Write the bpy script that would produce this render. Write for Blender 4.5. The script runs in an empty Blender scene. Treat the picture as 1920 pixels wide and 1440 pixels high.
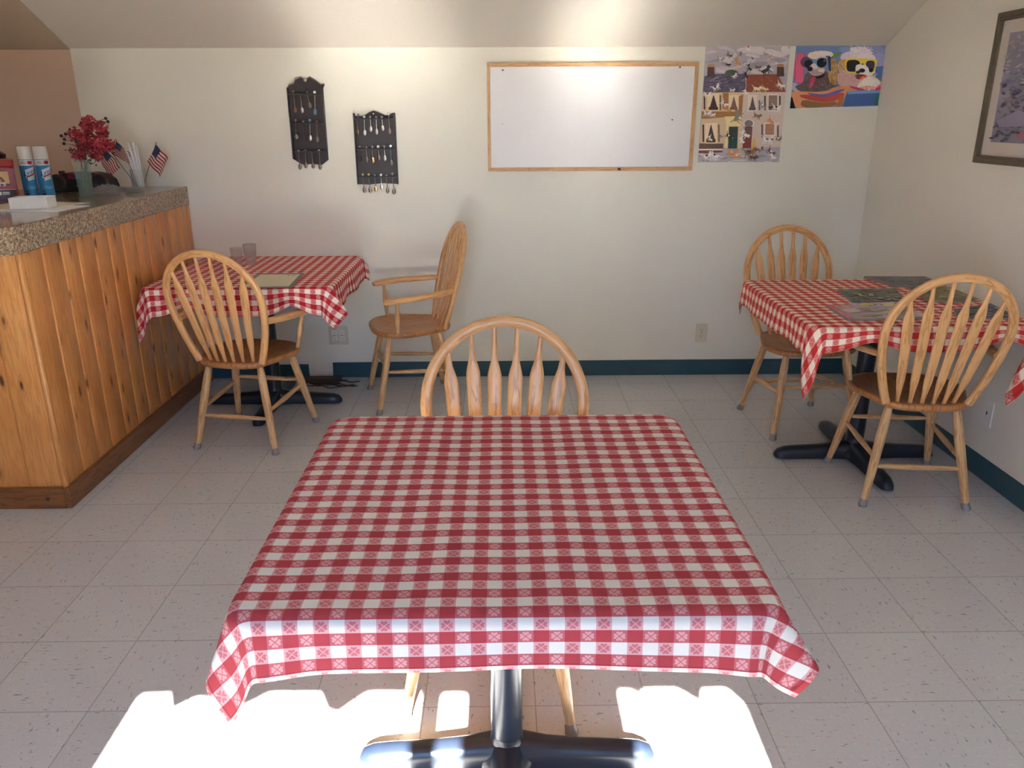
import bpy, math, random
from mathutils import Vector, Matrix
from math import pi, sin, cos, sqrt, atan2, radians
random.seed(7)
S = bpy.context.scene
C = S.collection

# ------------------------------------------------------------------ camera, sky, sun, exposure
cam_d = bpy.data.cameras.new('camera'); cam = bpy.data.objects.new('camera', cam_d); C.objects.link(cam)
cam_d.sensor_width = 36; cam_d.lens = 27.736; cam_d.clip_start = 0.02
cam.matrix_world = Matrix(((0.99993, 0.00756, -0.01099, 0), (-0.01293, 0.32098, -0.94700, 0), (-0.00364, 0.94706, 0.32106, 1.5285), (0, 0, 0, 1)))
S.camera = cam
W = bpy.data.worlds.new('sky'); S.world = W; W.use_nodes = True
nt = W.node_tree; bg = nt.nodes['Background']
geo = nt.nodes.new('ShaderNodeNewGeometry'); sep = nt.nodes.new('ShaderNodeSeparateXYZ'); ramp = nt.nodes.new('ShaderNodeValToRGB')
mr = nt.nodes.new('ShaderNodeMapRange'); mr.inputs[1].default_value = -1; mr.inputs[2].default_value = 1
nt.links.new(geo.outputs['Incoming'], sep.inputs[0]); inv = nt.nodes.new('ShaderNodeMath'); inv.operation = 'MULTIPLY'; inv.inputs[1].default_value = -1
nt.links.new(sep.outputs[2], inv.inputs[0]); nt.links.new(inv.outputs[0], mr.inputs[0]); nt.links.new(mr.outputs[0], ramp.inputs[0]); nt.links.new(ramp.outputs[0], bg.inputs[0])
ramp.color_ramp.elements[0].position = 0.0; ramp.color_ramp.elements[0].color = (0.10, 0.10, 0.08, 1)
ramp.color_ramp.elements[1].position = 1.0; ramp.color_ramp.elements[1].color = (0.18, 0.42, 1.0, 1)
for p, c in ((0.47, (0.14, 0.14, 0.10, 1)), (0.50, (0.48, 0.68, 1.0, 1)), (0.62, (0.28, 0.52, 1.0, 1))):
    e = ramp.color_ramp.elements.new(p); e.color = c
bg.inputs[1].default_value = 10.0
SUN_E = radians(33.0)
sun_d = bpy.data.lights.new('sun', 'SUN'); sun = bpy.data.objects.new('sun', sun_d); C.objects.link(sun)
sun_d.energy = 130; sun_d.color = (1.0, 0.95, 0.86); sun_d.angle = radians(0.53)
sun.rotation_euler = (pi / 2 - SUN_E, 0, 0)          # light travels toward +Y and down
sun.location = (0, -6, 5)
S.view_settings.view_transform = 'Standard'; S.view_settings.look = 'None'; S.view_settings.gamma = 1; S.view_settings.use_curve_mapping = False
S.view_settings.exposure = 0.42
S.cycles.use_denoising = True
try: S.cycles.denoiser = 'OPENIMAGEDENOISE'
except Exception: pass
S.cycles.max_bounces = 12; S.cycles.diffuse_bounces = 8; S.cycles.glossy_bounces = 4; S.cycles.transmission_bounces = 8; S.cycles.transparent_max_bounces = 12
S.cycles.caustics_reflective = True; S.cycles.caustics_refractive = False; S.cycles.blur_glossy = 0.05
S.cycles.sample_clamp_indirect = 0

# ------------------------------------------------------------------ node helpers
class NT:
    def __init__(s, name, rough=0.6, spec=0.5):
        s.m = bpy.data.materials.new(name); s.m.use_nodes = True; s.t = s.m.node_tree
        s.b = s.t.nodes['Principled BSDF']; s.b.inputs['Roughness'].default_value = rough; s.b.inputs['Specular IOR Level'].default_value = spec
    def n(s, kind, **kw):
        x = s.t.nodes.new(kind)
        for k, v in kw.items(): setattr(x, k, v)
        return x
    def put(s, sock, v):
        if isinstance(v, bpy.types.NodeSocket): s.t.links.new(v, sock)
        elif isinstance(v, (tuple, list)): sock.default_value = v if len(v) != 3 or sock.type == 'VECTOR' else (*v, 1)
        else: sock.default_value = v
    def math(s, op, a, b=0.0, c=None):
        x = s.n('ShaderNodeMath', operation=op); s.put(x.inputs[0], a); s.put(x.inputs[1], b)
        if c is not None: s.put(x.inputs[2], c)
        return x.outputs[0]
    def mix(s, f, a, b, mode='MIX'):
        x = s.n('ShaderNodeMix', data_type='RGBA', blend_type=mode); s.put(x.inputs[0], f); s.put(x.inputs[6], a); s.put(x.inputs[7], b)
        return x.outputs[2]
    def coord(s, which='Object'): return s.n('ShaderNodeTexCoord').outputs[which]
    def xyz(s, v):
        x = s.n('ShaderNodeSeparateXYZ'); s.put(x.inputs[0], v); return x.outputs
    def comb(s, a, b, c=0.0):
        x = s.n('ShaderNodeCombineXYZ'); s.put(x.inputs[0], a); s.put(x.inputs[1], b); s.put(x.inputs[2], c); return x.outputs[0]
    def scale(s, v, sc):
        x = s.n('ShaderNodeMapping'); s.put(x.inputs[0], v); x.inputs[3].default_value = sc; return x.outputs[0]
    def noise(s, v, sc, detail=3, rough=0.55, out=0):
        x = s.n('ShaderNodeTexNoise'); s.put(x.inputs['Vector'], v); x.inputs['Scale'].default_value = sc; x.inputs['Detail'].default_value = detail; x.inputs['Roughness'].default_value = rough
        return x.outputs[out]
    def ramp(s, f, pts):
        x = s.n('ShaderNodeValToRGB'); s.put(x.inputs[0], f); e = x.color_ramp.elements
        e[0].position, e[0].color = pts[0][0], (*pts[0][1], 1); e[1].position, e[1].color = pts[-1][0], (*pts[-1][1], 1)
        for p, c in pts[1:-1]:
            q = e.new(p); q.color = (*c, 1)
        return x.outputs[0]
    def step(s, f, lo, hi):                      # smooth 0..1
        x = s.n('ShaderNodeMapRange', interpolation_type='SMOOTHSTEP'); s.put(x.inputs[0], f); x.inputs[1].default_value = lo; x.inputs[2].default_value = hi
        return x.outputs[0]
    def bump(s, h, strength=0.2, dist=0.002):
        x = s.n('ShaderNodeBump'); s.put(x.inputs['Height'], h); x.inputs['Strength'].default_value = strength; x.inputs['Distance'].default_value = dist
        s.t.links.new(x.outputs[0], s.b.inputs['Normal'])
    def color(s, c): s.put(s.b.inputs['Base Color'], c)
    def rough(s, r): s.put(s.b.inputs['Roughness'], r)

def lin(r, g=None, b=None):
    if g is None: r, g, b = r
    f = lambda c: (c / 12.92 if c <= 0.04045 else ((c + 0.055) / 1.055) ** 2.4)
    return (f(r / 255), f(g / 255), f(b / 255))

_pl = {}
def plain(name, rgb, rough=0.5, metal=0.0, spec=0.5, trans=0.0, ior=1.45, alpha=1.0, noise=0.0):
    if name in _pl: return _pl[name]
    n = NT(name, rough, spec); c = lin(rgb); n.color(c)
    if noise:
        f = n.noise(n.coord('Object'), 40, 3)
        n.color(n.mix(f, tuple(x * (1 - noise) for x in c), tuple(min(1, x * (1 + noise)) for x in c)))
    n.b.inputs['Metallic'].default_value = metal; n.b.inputs['Transmission Weight'].default_value = trans; n.b.inputs['IOR'].default_value = ior
    n.b.inputs['Alpha'].default_value = alpha
    _pl[name] = n.m; return n.m

def mat_wall(name, rgb, var=0.05):
    n = NT(name, 0.55, 0.35); co = n.coord('Object'); a = n.noise(co, 1.3, 4); c = lin(rgb)
    base = n.mix(a, tuple(x * (1 - var) for x in c), tuple(x * (1 + var) for x in c))
    sc = n.noise(n.scale(co, (3, 3, 18)), 3.0, 5, 0.7)                      # faint scuffs
    base = n.mix(n.math('MULTIPLY', n.step(sc, 0.68, 0.74), 0.22), base, tuple(x * 0.6 for x in c))
    n.color(base); n.bump(n.noise(co, 90, 4), 0.12, 0.0015); return n.m

def mat_oak(name, light, dark, along='uv', rough=0.32):
    n = NT(name, rough, 0.5)
    if along == 'uv': v = n.scale(n.coord('UV'), (2.2, 26, 1))
    elif along == 'y': v = n.scale(n.coord('Object'), (42, 3, 10))
    else: v = n.scale(n.coord('Object'), (30, 30, 2.6))
    oi = n.n('ShaderNodeObjectInfo').outputs['Random']
    v2 = n.n('ShaderNodeVectorMath', operation='ADD'); n.put(v2.inputs[0], v); cb = n.comb(n.math('MULTIPLY', oi, 37.0), n.math('MULTIPLY', oi, 11.0), oi); n.put(v2.inputs[1], cb)
    g = n.noise(v2.outputs[0], 1.5, 4, 0.6); f = n.noise(v2.outputs[0], 9.0, 3, 0.6)
    ring = n.math('SINE', n.math('MULTIPLY', g, 34.0)); ring = n.step(ring, 0.1, 1.0)
    t = n.math('ADD', n.math('MULTIPLY', ring, 0.55), n.math('MULTIPLY', f, 0.45))
    c = n.ramp(t, [(0.1, lin(light)), (0.5, tuple(0.6 * a + 0.4 * b for a, b in zip(lin(light), lin(dark)))), (0.95, lin(dark))])
    n.color(c); n.bump(f, 0.08, 0.0005); return n.m

M = {}
M['wall'] = mat_wall('cream_wall_paint', (232, 230, 219))
M['wall_pink'] = mat_wall('tan_pink_wall', (214, 186, 166))  # tan pink tone for the wall left of the step
M['ceiling'] = mat_wall('ceiling_paint', (214, 208, 198), 0.03)
M['ceiling_tan'] = mat_wall('tan_ceiling', (192, 174, 152), 0.03)  # tan tone for the ceiling left of the step
M['oak'] = mat_oak('honey_oak', (228, 178, 122), (190, 132, 78))
M['oak_leg'] = mat_oak('worn_oak', (218, 178, 130), (172, 124, 78))
M['oak_seat'] = mat_oak('oak_seat', (190, 134, 84), (136, 84, 46), 'y', 0.28)
M['iron'] = plain('black_iron', (26, 34, 48), 0.28, 0.0, 0.6, noise=0.15)
M['cap'] = plain('clear_grey_plastic', (168, 164, 166), 0.22, trans=0.3)
M['base_teal'] = plain('dark_teal_vinyl', (44, 80, 93), 0.35, noise=0.08)
M['wood_under'] = plain('table_core', (120, 92, 62), 0.6)
M['silver'] = plain('silver_metal', (205, 203, 198), 0.22, 1.0)
M['tarnish'] = plain('tarnished_metal', (130, 120, 108), 0.35, 1.0)
M['bronze'] = plain('bronze_metal', (132, 104, 82), 0.3, 1.0)
M['gold'] = plain('gold_metal', (214, 176, 124), 0.22, 1.0)
M['rack'] = plain('dark_brown_rack_wood', (52, 44, 46), 0.4, noise=0.2)
M['white_plastic'] = plain('white_plastic', (232, 230, 226), 0.4)
M['ivory'] = plain('ivory_plastic', (214, 206, 186), 0.4)
M['black'] = plain('black_plastic', (22, 22, 24), 0.35)
M['slot'] = plain('dark_slot', (40, 36, 34), 0.6)
M['paper'] = plain('white_paper', (236, 236, 240), 0.45)
M['pine_frame'] = mat_oak('pale_pine_frame', (214, 172, 124), (190, 142, 94), 'uv', 0.4)

def mat_floor():
    n = NT('vinyl_tile', 0.3, 0.5); co = n.coord('Object'); x, y, z = n.xyz(co)
    T = 0.3048
    u = n.math('DIVIDE', n.math('ADD', x, 1.1379 + 20 * T), T); v = n.math('DIVIDE', n.math('SUBTRACT', y, 2.0664 - 20 * T), T)
    fu = n.math('FRACT', u); fv = n.math('FRACT', v)
    du = n.math('MINIMUM', fu, n.math('SUBTRACT', 1.0, fu)); dv = n.math('MINIMUM', fv, n.math('SUBTRACT', 1.0, fv))
    d = n.math('MINIMUM', du, dv)
    seam = n.math('SUBTRACT', 1.0, n.step(d, 0.002, 0.0075))
    iu = n.math('FLOOR', u); iv = n.math('FLOOR', v)
    wn = n.n('ShaderNodeTexWhiteNoise', noise_dimensions='2D'); n.put(wn.inputs[0], n.comb(iu, iv))
    par = n.math('MODULO', n.math('ADD', iu, iv), 2.0)
    def fleck(sc, lo, hi, off):
        a = n.noise(n.scale(co, (sc[0], sc[1], 1)), 1.0, 2, 0.5)
        return n.step(a, lo, hi)
    fa = fleck((34, 150), 0.65, 0.69, 0); fb = fleck((140, 38), 0.65, 0.69, 0)
    fl = n.n('ShaderNodeMix', data_type='FLOAT'); n.put(fl.inputs[0], par); n.put(fl.inputs[2], fa); n.put(fl.inputs[3], fb)
    la = fleck((50, 220), 0.55, 0.72, 0); lb = fleck((220, 50), 0.55, 0.72, 0)
    ll = n.n('ShaderNodeMix', data_type='FLOAT'); n.put(ll.inputs[0], par); n.put(ll.inputs[2], lb); n.put(ll.inputs[3], la)
    cl = n.noise(co, 2.5, 3)
    base = n.mix(n.math('MULTIPLY', wn.outputs[0], 0.6), lin(202, 203, 206), lin(192, 193, 197))
    base = n.mix(n.math('MULTIPLY', cl, 0.35), base, lin(182, 181, 182))
    base = n.mix(n.math('MULTIPLY', ll.outputs[0], 0.35), base, lin(226, 226, 224))
    base = n.mix(n.math('MULTIPLY', fl.outputs[0], 0.62), base, lin(92, 88, 92))
    base = n.mix(n.math('MULTIPLY', seam, 0.5), base, lin(96, 88, 80))
    n.color(base); n.rough(0.245); n.put(n.b.inputs['Specular IOR Level'], n.math('ADD', 0.17, n.math('MULTIPLY', n.step(x, -0.05, 0.38), 0.38)))   # gloss lowered toward the left to weaken the sun glow reflected on the wall
    n.bump(n.math('SUBTRACT', n.math('MULTIPLY', n.noise(co, 9, 2), 0.3), seam), 0.25, 0.0012); return n.m
M['floor'] = mat_floor()

def mat_gingham(name, period, red, mid, pale, white, ox=0.0, oy=0.0):
    n = NT(name, 0.85, 0.15); u, v, _ = n.xyz(n.coord('UV'))
    h = period / 2
    a = n.math('DIVIDE', n.math('ADD', u, 40 * period + ox), h); b = n.math('DIVIDE', n.math('ADD', v, 40 * period + oy), h)
    pa = n.math('MODULO', n.math('FLOOR', a), 2.0); pb = n.math('MODULO', n.math('FLOOR', b), 2.0)
    x = n.math('SUBTRACT', n.math('FRACT', a), 0.5); y = n.math('SUBTRACT', n.math('FRACT', b), 0.5)
    r = n.math('SQRT', n.math('ADD', n.math('MULTIPLY', x, x), n.math('MULTIPLY', y, y)))
    th = n.math('ARCTAN2', y, x)
    # four heart petals split by an X; each notched on its axis
    lobe = n.math('ADD', 0.37, n.math('MULTIPLY', n.math('COSINE', n.math('MULTIPLY', th, 8.0)), -0.045))
    inside = n.math('LESS_THAN', r, lobe)
    dx = n.math('ABSOLUTE', n.math('SUBTRACT', n.math('ABSOLUTE', x), n.math('ABSOLUTE', y)))
    gap = n.math('GREATER_THAN', dx, 0.045)
    flower = n.math('MULTIPLY', inside, gap)
    redrow = n.mix(n.math('MULTIPLY', flower, 0.85), mid, pale)           # red weft crossing white warp
    whiterow = n.mix(n.math('MULTIPLY', flower, 0.85), pale, mid)
    rr = n.mix(pa, red, redrow); ww = n.mix(pa, whiterow, white)
    col = n.mix(pb, rr, ww)
    at = n.n('ShaderNodeAttribute', attribute_name='edge'); e = at.outputs['Fac']
    hemline = n.math('MULTIPLY', n.math('GREATER_THAN', e, 0.009), n.math('LESS_THAN', e, 0.0115))
    col = n.mix(n.math('MULTIPLY', hemline, 0.5), col, tuple(c * 0.35 for c in red))
    n.color(col)
    wv = n.math('MULTIPLY', n.math('SINE', n.math('MULTIPLY', u, 5200.0)), n.math('SINE', n.math('MULTIPLY', v, 5200.0)))
    n.bump(n.math('ADD', n.math('MULTIPLY', wv, 0.2), n.noise(n.comb(u, v), 14, 3)), 0.12, 0.003)
    return n.m
RED = (lin(168, 62, 70), lin(184, 96, 102), lin(204, 154, 157), lin(216, 212, 207))
M['cloth_big'] = mat_gingham('gingham_large', 0.0515, *RED, ox=0.007, oy=-0.0025)
M['cloth_left'] = mat_gingham('gingham_left', 0.0515, lin(182, 36, 46), lin(200, 84, 90), lin(222, 152, 152), lin(240, 230, 218))
M['cloth_right'] = mat_gingham('gingham_right', 0.0515, lin(192, 52, 50), lin(206, 92, 88), lin(228, 160, 152), lin(240, 228, 208), ox=0.01)

def mat_pine():
    n = NT('knotty_pine', 0.28, 0.5); co = n.coord('UV')             # u along board (m), v = board index + across
    u, v, _ = n.xyz(co); idx = n.math('FLOOR', v)
    wn = n.n('ShaderNodeTexWhiteNoise', noise_dimensions='1D'); n.put(wn.inputs['W'], idx)
    rnd = wn.outputs[0]
    vv = n.comb(n.math('ADD', u, n.math('MULTIPLY', rnd, 17.0)), n.math('MULTIPLY', v, 0.1), idx)
    # knots bend the grain
    vor = n.n('ShaderNodeTexVoronoi', voronoi_dimensions='3D'); n.put(vor.inputs['Vector'], n.scale(vv, (5.5, 26, 1))); vor.inputs['Scale'].default_value = 1.0; vor.inputs['Randomness'].default_value = 1.0
    kd = vor.outputs['Distance']
    knot = n.math('SUBTRACT', 1.0, n.step(kd, 0.08, 0.17)); halo = n.math('SUBTRACT', 1.0, n.step(kd, 0.08, 0.34))
    g = n.noise(n.scale(vv, (1.6, 34, 1)), 2.0, 4, 0.6); g2 = n.math('ADD', n.math('MULTIPLY', g, 1.0), n.math('MULTIPLY', halo, 0.28))
    ring = n.step(n.math('SINE', n.math('MULTIPLY', g2, 30.0)), -0.2, 1.0)
    base = n.ramp(n.noise(n.scale(vv, (2, 9, 1)), 1.6, 3), [(0.3, lin(226, 164, 100)), (0.55, lin(212, 146, 82)), (0.75, lin(190, 122, 64))])
    base = n.mix(n.math('MULTIPLY', ring, 0.34), base, lin(160, 94, 46))
    base = n.mix(n.math('MULTIPLY', rnd, 0.25), base, lin(214, 146, 78))
    base = n.mix(n.math('MULTIPLY', halo, 0.42), base, lin(136, 72, 34))
    base = n.mix(n.math('MULTIPLY', knot, 0.85), base, lin(66, 34, 22))
    n.color(base); n.bump(g, 0.05, 0.0006); return n.m
M['pine'] = mat_pine()
M['pine_dark'] = mat_oak('stained_plinth', (138, 90, 52), (96, 60, 38), 'uv', 0.35)

def mat_granite():
    n = NT('speckled_laminate', 0.10, 0.5); co = n.coord('Object')
    a = n.noise(co, 95, 4, 0.75); b = n.noise(co, 210, 2, 0.6)
    c = n.ramp(a, [(0.34, lin(78, 62, 50)), (0.47, lin(134, 112, 90)), (0.56, lin(172, 152, 126)), (0.68, lin(206, 190, 164))])
    c = n.mix(n.step(b, 0.60, 0.66), c, lin(52, 40, 34)); n.color(c); return n.m
M['granite'] = mat_granite()

def mat_print(name, rough=0.5):
    n = NT(name, rough, 0.4); a = n.n('ShaderNodeVertexColor', layer_name='ink'); co = n.coord('Object')
    f = n.noise(co, 130, 3, 0.7)
    n.color(n.mix(n.math('MULTIPLY', n.step(f, 0.45, 0.75), 0.16), a.outputs[0], (0.12, 0.10, 0.10)))
    return n.m
M['print'] = mat_print('printed_ink'); M['gloss_print'] = mat_print('glossy_printed_ink', 0.22)

# ------------------------------------------------------------------ mesh builder
class MB:
    def __init__(s): s.v = []; s.f = []; s.uv = []; s.mi = []; s.col = []
    def face(s, idx, uv=None, mi=0, col=None):
        s.f.append(tuple(idx)); s.uv.append(uv or [(0, 0)] * len(idx)); s.mi.append(mi); s.col.append(col or (1, 1, 1))
    def box(s, x0, y0, z0, x1, y1, z1, mi=0, col=None, uvf=None, mat=None):
        b = len(s.v); P = [(x, y, z) for z in (z0, z1) for y in (y0, y1) for x in (x0, x1)]
        if mat is not None: P = [tuple(mat @ Vector(p)) for p in P]
        s.v += P
        for q in ((0, 2, 3, 1), (4, 5, 7, 6), (0, 1, 5, 4), (2, 6, 7, 3), (0, 4, 6, 2), (1, 3, 7, 5)):
            pts = [P[k] for k in q]
            if uvf: uv = [uvf(p) for p in pts]
            else:
                L = max(x1 - x0, y1 - y0, z1 - z0); ax = [x1 - x0, y1 - y0, z1 - z0].index(L)
                uv = [(p[ax], p[(ax + 1) % 3] + p[(ax + 2) % 3]) for p in pts]
            s.face([b + k for k in q], uv, mi, col)
        return s
    def loft(s, secs, mi=0, closed=False, cap=True, col=None):
        """secs: list of rings (equal length lists of points)"""
        b = len(s.v); n = len(secs[0])
        for r in secs: s.v += [tuple(p) for p in r]
        L = [0.0]
        for k in range(1, len(secs)): L.append(L[-1] + (Vector(secs[k][0]) - Vector(secs[k - 1][0])).length)
        cir = sum((Vector(secs[len(secs) // 2][i]) - Vector(secs[len(secs) // 2][i - 1])).length for i in range(n))
        m = len(secs)
        for k in range(m if closed else m - 1):
            k2 = (k + 1) % m; l0, l1 = L[k], (L[k2] if k2 else L[k] + 0.01)
            for i in range(n):
                j = (i + 1) % n; t0, t1 = cir * i / n, cir * (i + 1) / n
                s.face([b + k * n + i, b + k * n + j, b + k2 * n + j, b + k2 * n + i], [(l0, t0), (l0, t1), (l1, t1), (l1, t0)], mi, col)
        if cap and not closed:
            s.face([b + i for i in reversed(range(n))], [(0, cir * i / n) for i in reversed(range(n))], mi, col)
            s.face([b + (m - 1) * n + i for i in range(n)], [(L[-1], cir * i / n) for i in range(n)], mi, col)
        return s
    def tube(s, pts, rad, n=10, mi=0, ry=None, side=None, power=1.0, col=None):
        """tube along pts; rad scalar/list (in 'side' direction), ry other radius"""
        pts = [Vector(p) for p in pts]; m = len(pts)
        rx = rad if isinstance(rad, (list, tuple)) else [rad] * m
        ry = rx if ry is None else (ry if isinstance(ry, (list, tuple)) else [ry] * m)
        secs = []; prev = Vector(side) if side is not None else None
        for k in range(m):
            t = (pts[min(k + 1, m - 1)] - pts[max(k - 1, 0)]).normalized()
            a = prev if prev is not None else (Vector((1, 0, 0)) if abs(t.x) < 0.9 else Vector((0, 1, 0)))
            a = (a - t * a.dot(t)).normalized(); bb = t.cross(a).normalized()
            if side is None: prev = a
            ring = []
            for i in range(n):
                th = 2 * pi * i / n; c_, s_ = cos(th), sin(th)
                c_ = math.copysign(abs(c_) ** power, c_); s_ = math.copysign(abs(s_) ** power, s_)
                ring.append(pts[k] + a * rx[k] * c_ + bb * ry[k] * s_)
            secs.append(ring)
        return s.loft(secs, mi, col=col)
    def lathe(s, prof, c=(0, 0, 0), n=24, mi=0, col=None, mat=None):
        secs = []
        for r, z in prof:
            ring = [Vector((c[0] + r * cos(2 * pi * i / n), c[1] + r * sin(2 * pi * i / n), c[2] + z)) for i in range(n)]
            if mat is not None: ring = [mat @ p for p in ring]
            secs.append(ring)
        return s.loft(secs, mi, col=col)
    def prism(s, poly, h0, h1, to=None, mi=0, col=None):
        """poly 2D outline (a,b), extruded h; to(a,b,h)->xyz"""
        to = to or (lambda a, b, h: (a, b, h)); n = len(poly); b = len(s.v)
        s.v += [tuple(to(a, c, h0)) for a, c in poly] + [tuple(to(a, c, h1)) for a, c in poly]
        s.face([b + i for i in reversed(range(n))], [poly[i] for i in reversed(range(n))], mi, col)
        s.face([b + n + i for i in range(n)], [poly[i] for i in range(n)], mi, col)
        for i in range(n):
            j = (i + 1) % n; s.face([b + i, b + j, b + n + j, b + n + i], [poly[i], poly[j], poly[j], poly[i]], mi, col)
        return s
    def poly(s, pts, mi=0, col=None):
        b = len(s.v); s.v += [tuple(p) for p in pts]; s.face([b + i for i in range(len(pts))], [(p[0], p[1]) for p in pts], mi, col); return s
    def blob(s, c, r, n=6, mi=0, col=None, jit=0.0):
        prof = [(max(1e-4, sin(pi * k / n)), -cos(pi * k / n)) for k in range(n + 1)]
        secs = []
        for a, z in prof:
            secs.append([Vector((c[0] + r[0] * a * cos(2 * pi * i / (n + 2)) * (1 + jit * random.uniform(-1, 1)), c[1] + r[1] * a * sin(2 * pi * i / (n + 2)) * (1 + jit * random.uniform(-1, 1)), c[2] + r[2] * z)) for i in range(n + 2)])
        return s.loft(secs, mi, col=col)
    def build(s, name, mats, parent=None, smooth=40, bevel=0, label=None, loc=None, rot=None, fixn=True):
        me = bpy.data.meshes.new(name); me.from_pydata([tuple(v) for v in s.v], [], s.f)
        if not isinstance(mats, (list, tuple)): mats = [mats]
        for m in mats: me.materials.append(m)
        uvl = me.uv_layers.new(name='UVMap'); k = 0
        flat = [c for u in s.uv for c in u]
        for i, c in enumerate(flat): uvl.data[i].uv = c
        for p, mi in zip(me.polygons, s.mi): p.material_index = mi
        if any(c != (1, 1, 1) for c in s.col):
            ca = me.color_attributes.new('ink', 'FLOAT_COLOR', 'CORNER'); k = 0
            for p, c in zip(me.polygons, s.col):
                for li in p.loop_indices: ca.data[li].color = (*c, 1)
        if fixn:
            import bmesh
            bm = bmesh.new(); bm.from_mesh(me); bmesh.ops.recalc_face_normals(bm, faces=bm.faces); bm.to_mesh(me); bm.free()
        if smooth:
            me.shade_smooth()
            me.set_sharp_from_angle(angle=radians(smooth))
        o = bpy.data.objects.new(name, me); C.objects.link(o)
        if bevel:
            md = o.modifiers.new('bevel', 'BEVEL'); md.width = bevel; md.segments = 2; md.limit_method = 'ANGLE'; md.angle_limit = radians(50)
        if parent is not None: o.parent = parent
        if label: o['label'] = label
        if loc is not None: o.location = loc
        if rot is not None: o.rotation_euler = rot
        return o

def tag(o, label, cat, group=None, kind=None):
    o['label'] = label; o['category'] = cat
    if group: o['group'] = group
    if kind: o['kind'] = kind
    return o
def thing(name, label, cat, loc=(0, 0, 0), rz=0, group=None):
    o = bpy.data.objects.new(name, None); C.objects.link(o); o.location = loc; o.rotation_euler = (0, 0, rz); o.empty_display_size = 0.1
    return tag(o, label, cat, group)
def struct(o, label=None):
    o['kind'] = 'structure'
    if label: o['label'] = label
    return o
def kids(o): return [c for c in bpy.data.objects if c.parent == o]
def dup(o, loc=None, rz=None, label=None, parent=None):
    c = o.copy(); C.objects.link(c)
    if parent is not None: c.parent = parent
    if loc is not None: c.location = loc
    if rz is not None: c.rotation_euler = (0, 0, rz)
    if label: c['label'] = label
    for k in kids(o): dup(k, parent=c)
    return c

def text_mesh(mb, string, size, to, depth=0.0004, mi=0, col=None, shear=0.0):
    cu = bpy.data.curves.new('t', 'FONT'); cu.body = string; cu.size = size; cu.align_x = 'CENTER'; cu.align_y = 'CENTER'; cu.resolution_u = 2; cu.shear = shear
    o = bpy.data.objects.new('t', cu); C.objects.link(o); dg = bpy.context.evaluated_depsgraph_get(); dg.update()
    me = bpy.data.meshes.new_from_object(o.evaluated_get(dg)); b = len(mb.v)
    mb.v += [tuple(to(v.co.x, v.co.y, depth)) for v in me.vertices]
    for p in me.polygons: mb.face([b + i for i in p.vertices], None, mi, col)
    bpy.data.objects.remove(o); bpy.data.curves.remove(cu); bpy.data.meshes.remove(me)

# ------------------------------------------------------------------ room shell
XL, XR, YB, YF, ZW, SL = -3.5, 2.115, 4.668, -0.9, 1.887, 0.468
YR = 1.9; ZR = ZW + SL * (YB - YR); XS = -2.338
fl = MB().box(XL - .1, YF - .15, -0.1, XR + .1, YB + .1, 0).build('floor', M['floor'], smooth=0); struct(fl, 'pale vinyl tile floor with dark flecks')
w = MB().box(XS, YB, 0, XR + .1, YB + .1, ZW + .01); w.box(XL - .1, YB - .001, 0, XS, YB + .1, ZW + .01, mi=1)
struct(w.build('wall_back', [M['wall'], M['wall_pink']], smooth=0), 'cream back wall turning tan pink behind the counter')
struct(MB().prism([(YF - .1, 0), (YB + .1, 0), (YB + .1, ZW), (YR, ZR + .05), (YF - .1, ZR + .05)], XR, XR + .1, to=lambda a, b, h: (h, a, b)).build('wall_right', M['wall'], smooth=0), 'cream right wall')
struct(MB().prism([(YF - .1, 0), (YB + .1, 0), (YB + .1, ZW), (YR, ZR + .05), (YF - .1, ZR + .05)], XL - .1, XL, to=lambda a, b, h: (h, a, b)).build('wall_left', M['wall_pink'], smooth=0), 'tan left wall')
ce = MB()
def cpoly(x0, x1, off, mi):
    ce.prism([(YB + .12, ZW - SL * .12 - off), (YR, ZR - off), (YF - .1, ZR - off), (YF - .1, ZR + .1), (YR, ZR + .1), (YB + .12, ZW + .1)], x0, x1, to=lambda a, b, h: (h, a, b), mi=mi)
cpoly(XS, XR + .1, 0, 0); cpoly(XL - .1, XS, 0.006, 1)
struct(ce.build('ceiling', [M['ceiling'], M['ceiling_tan']], smooth=0), 'sloping painted ceiling, tan over the counter')
# front wall with the window opening behind the photographer
TE = math.tan(SUN_E)
def zh(y): return (y - YF) * TE         # height in the window plane whose ray lands on floor depth y
WX0, WX1, WZ0, WZ1 = -1.017, 0.647, zh(0.45), zh(2.05)
fw = MB(); t = 0.12
fw.box(XL - .1, YF - t, 0, WX0, YF, ZR + .05); fw.box(WX1, YF - t, 0, XR + .1, YF, ZR + .05)
fw.box(WX0, YF - t, 0, WX1, YF, WZ0); fw.box(WX0, YF - t, WZ1, WX1, YF, ZR + .05)
struct(fw.build('wall_front', M['wall'], smooth=0), 'front wall with the window')
wn = struct(MB().box(WX0 - .05, YF, WZ0 - .03, WX1 + .05, YF + .05, WZ0).build('window_1', M['white_plastic'], smooth=0), 'sunny window behind the viewer')
mu = MB().box(-0.24, YF - .06, WZ0, -0.173, YF - .02, WZ1).build('mullion', M['white_plastic'], wn, smooth=0)
dr = MB(); dr.box(-0.113, YF - .10, WZ0, 0.321, YF - .03, WZ1); dr.build('sun_blocker', M['white_plastic'], wn, smooth=0)  # added sun blocker in place of the photographer, shading the gap between patches
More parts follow.
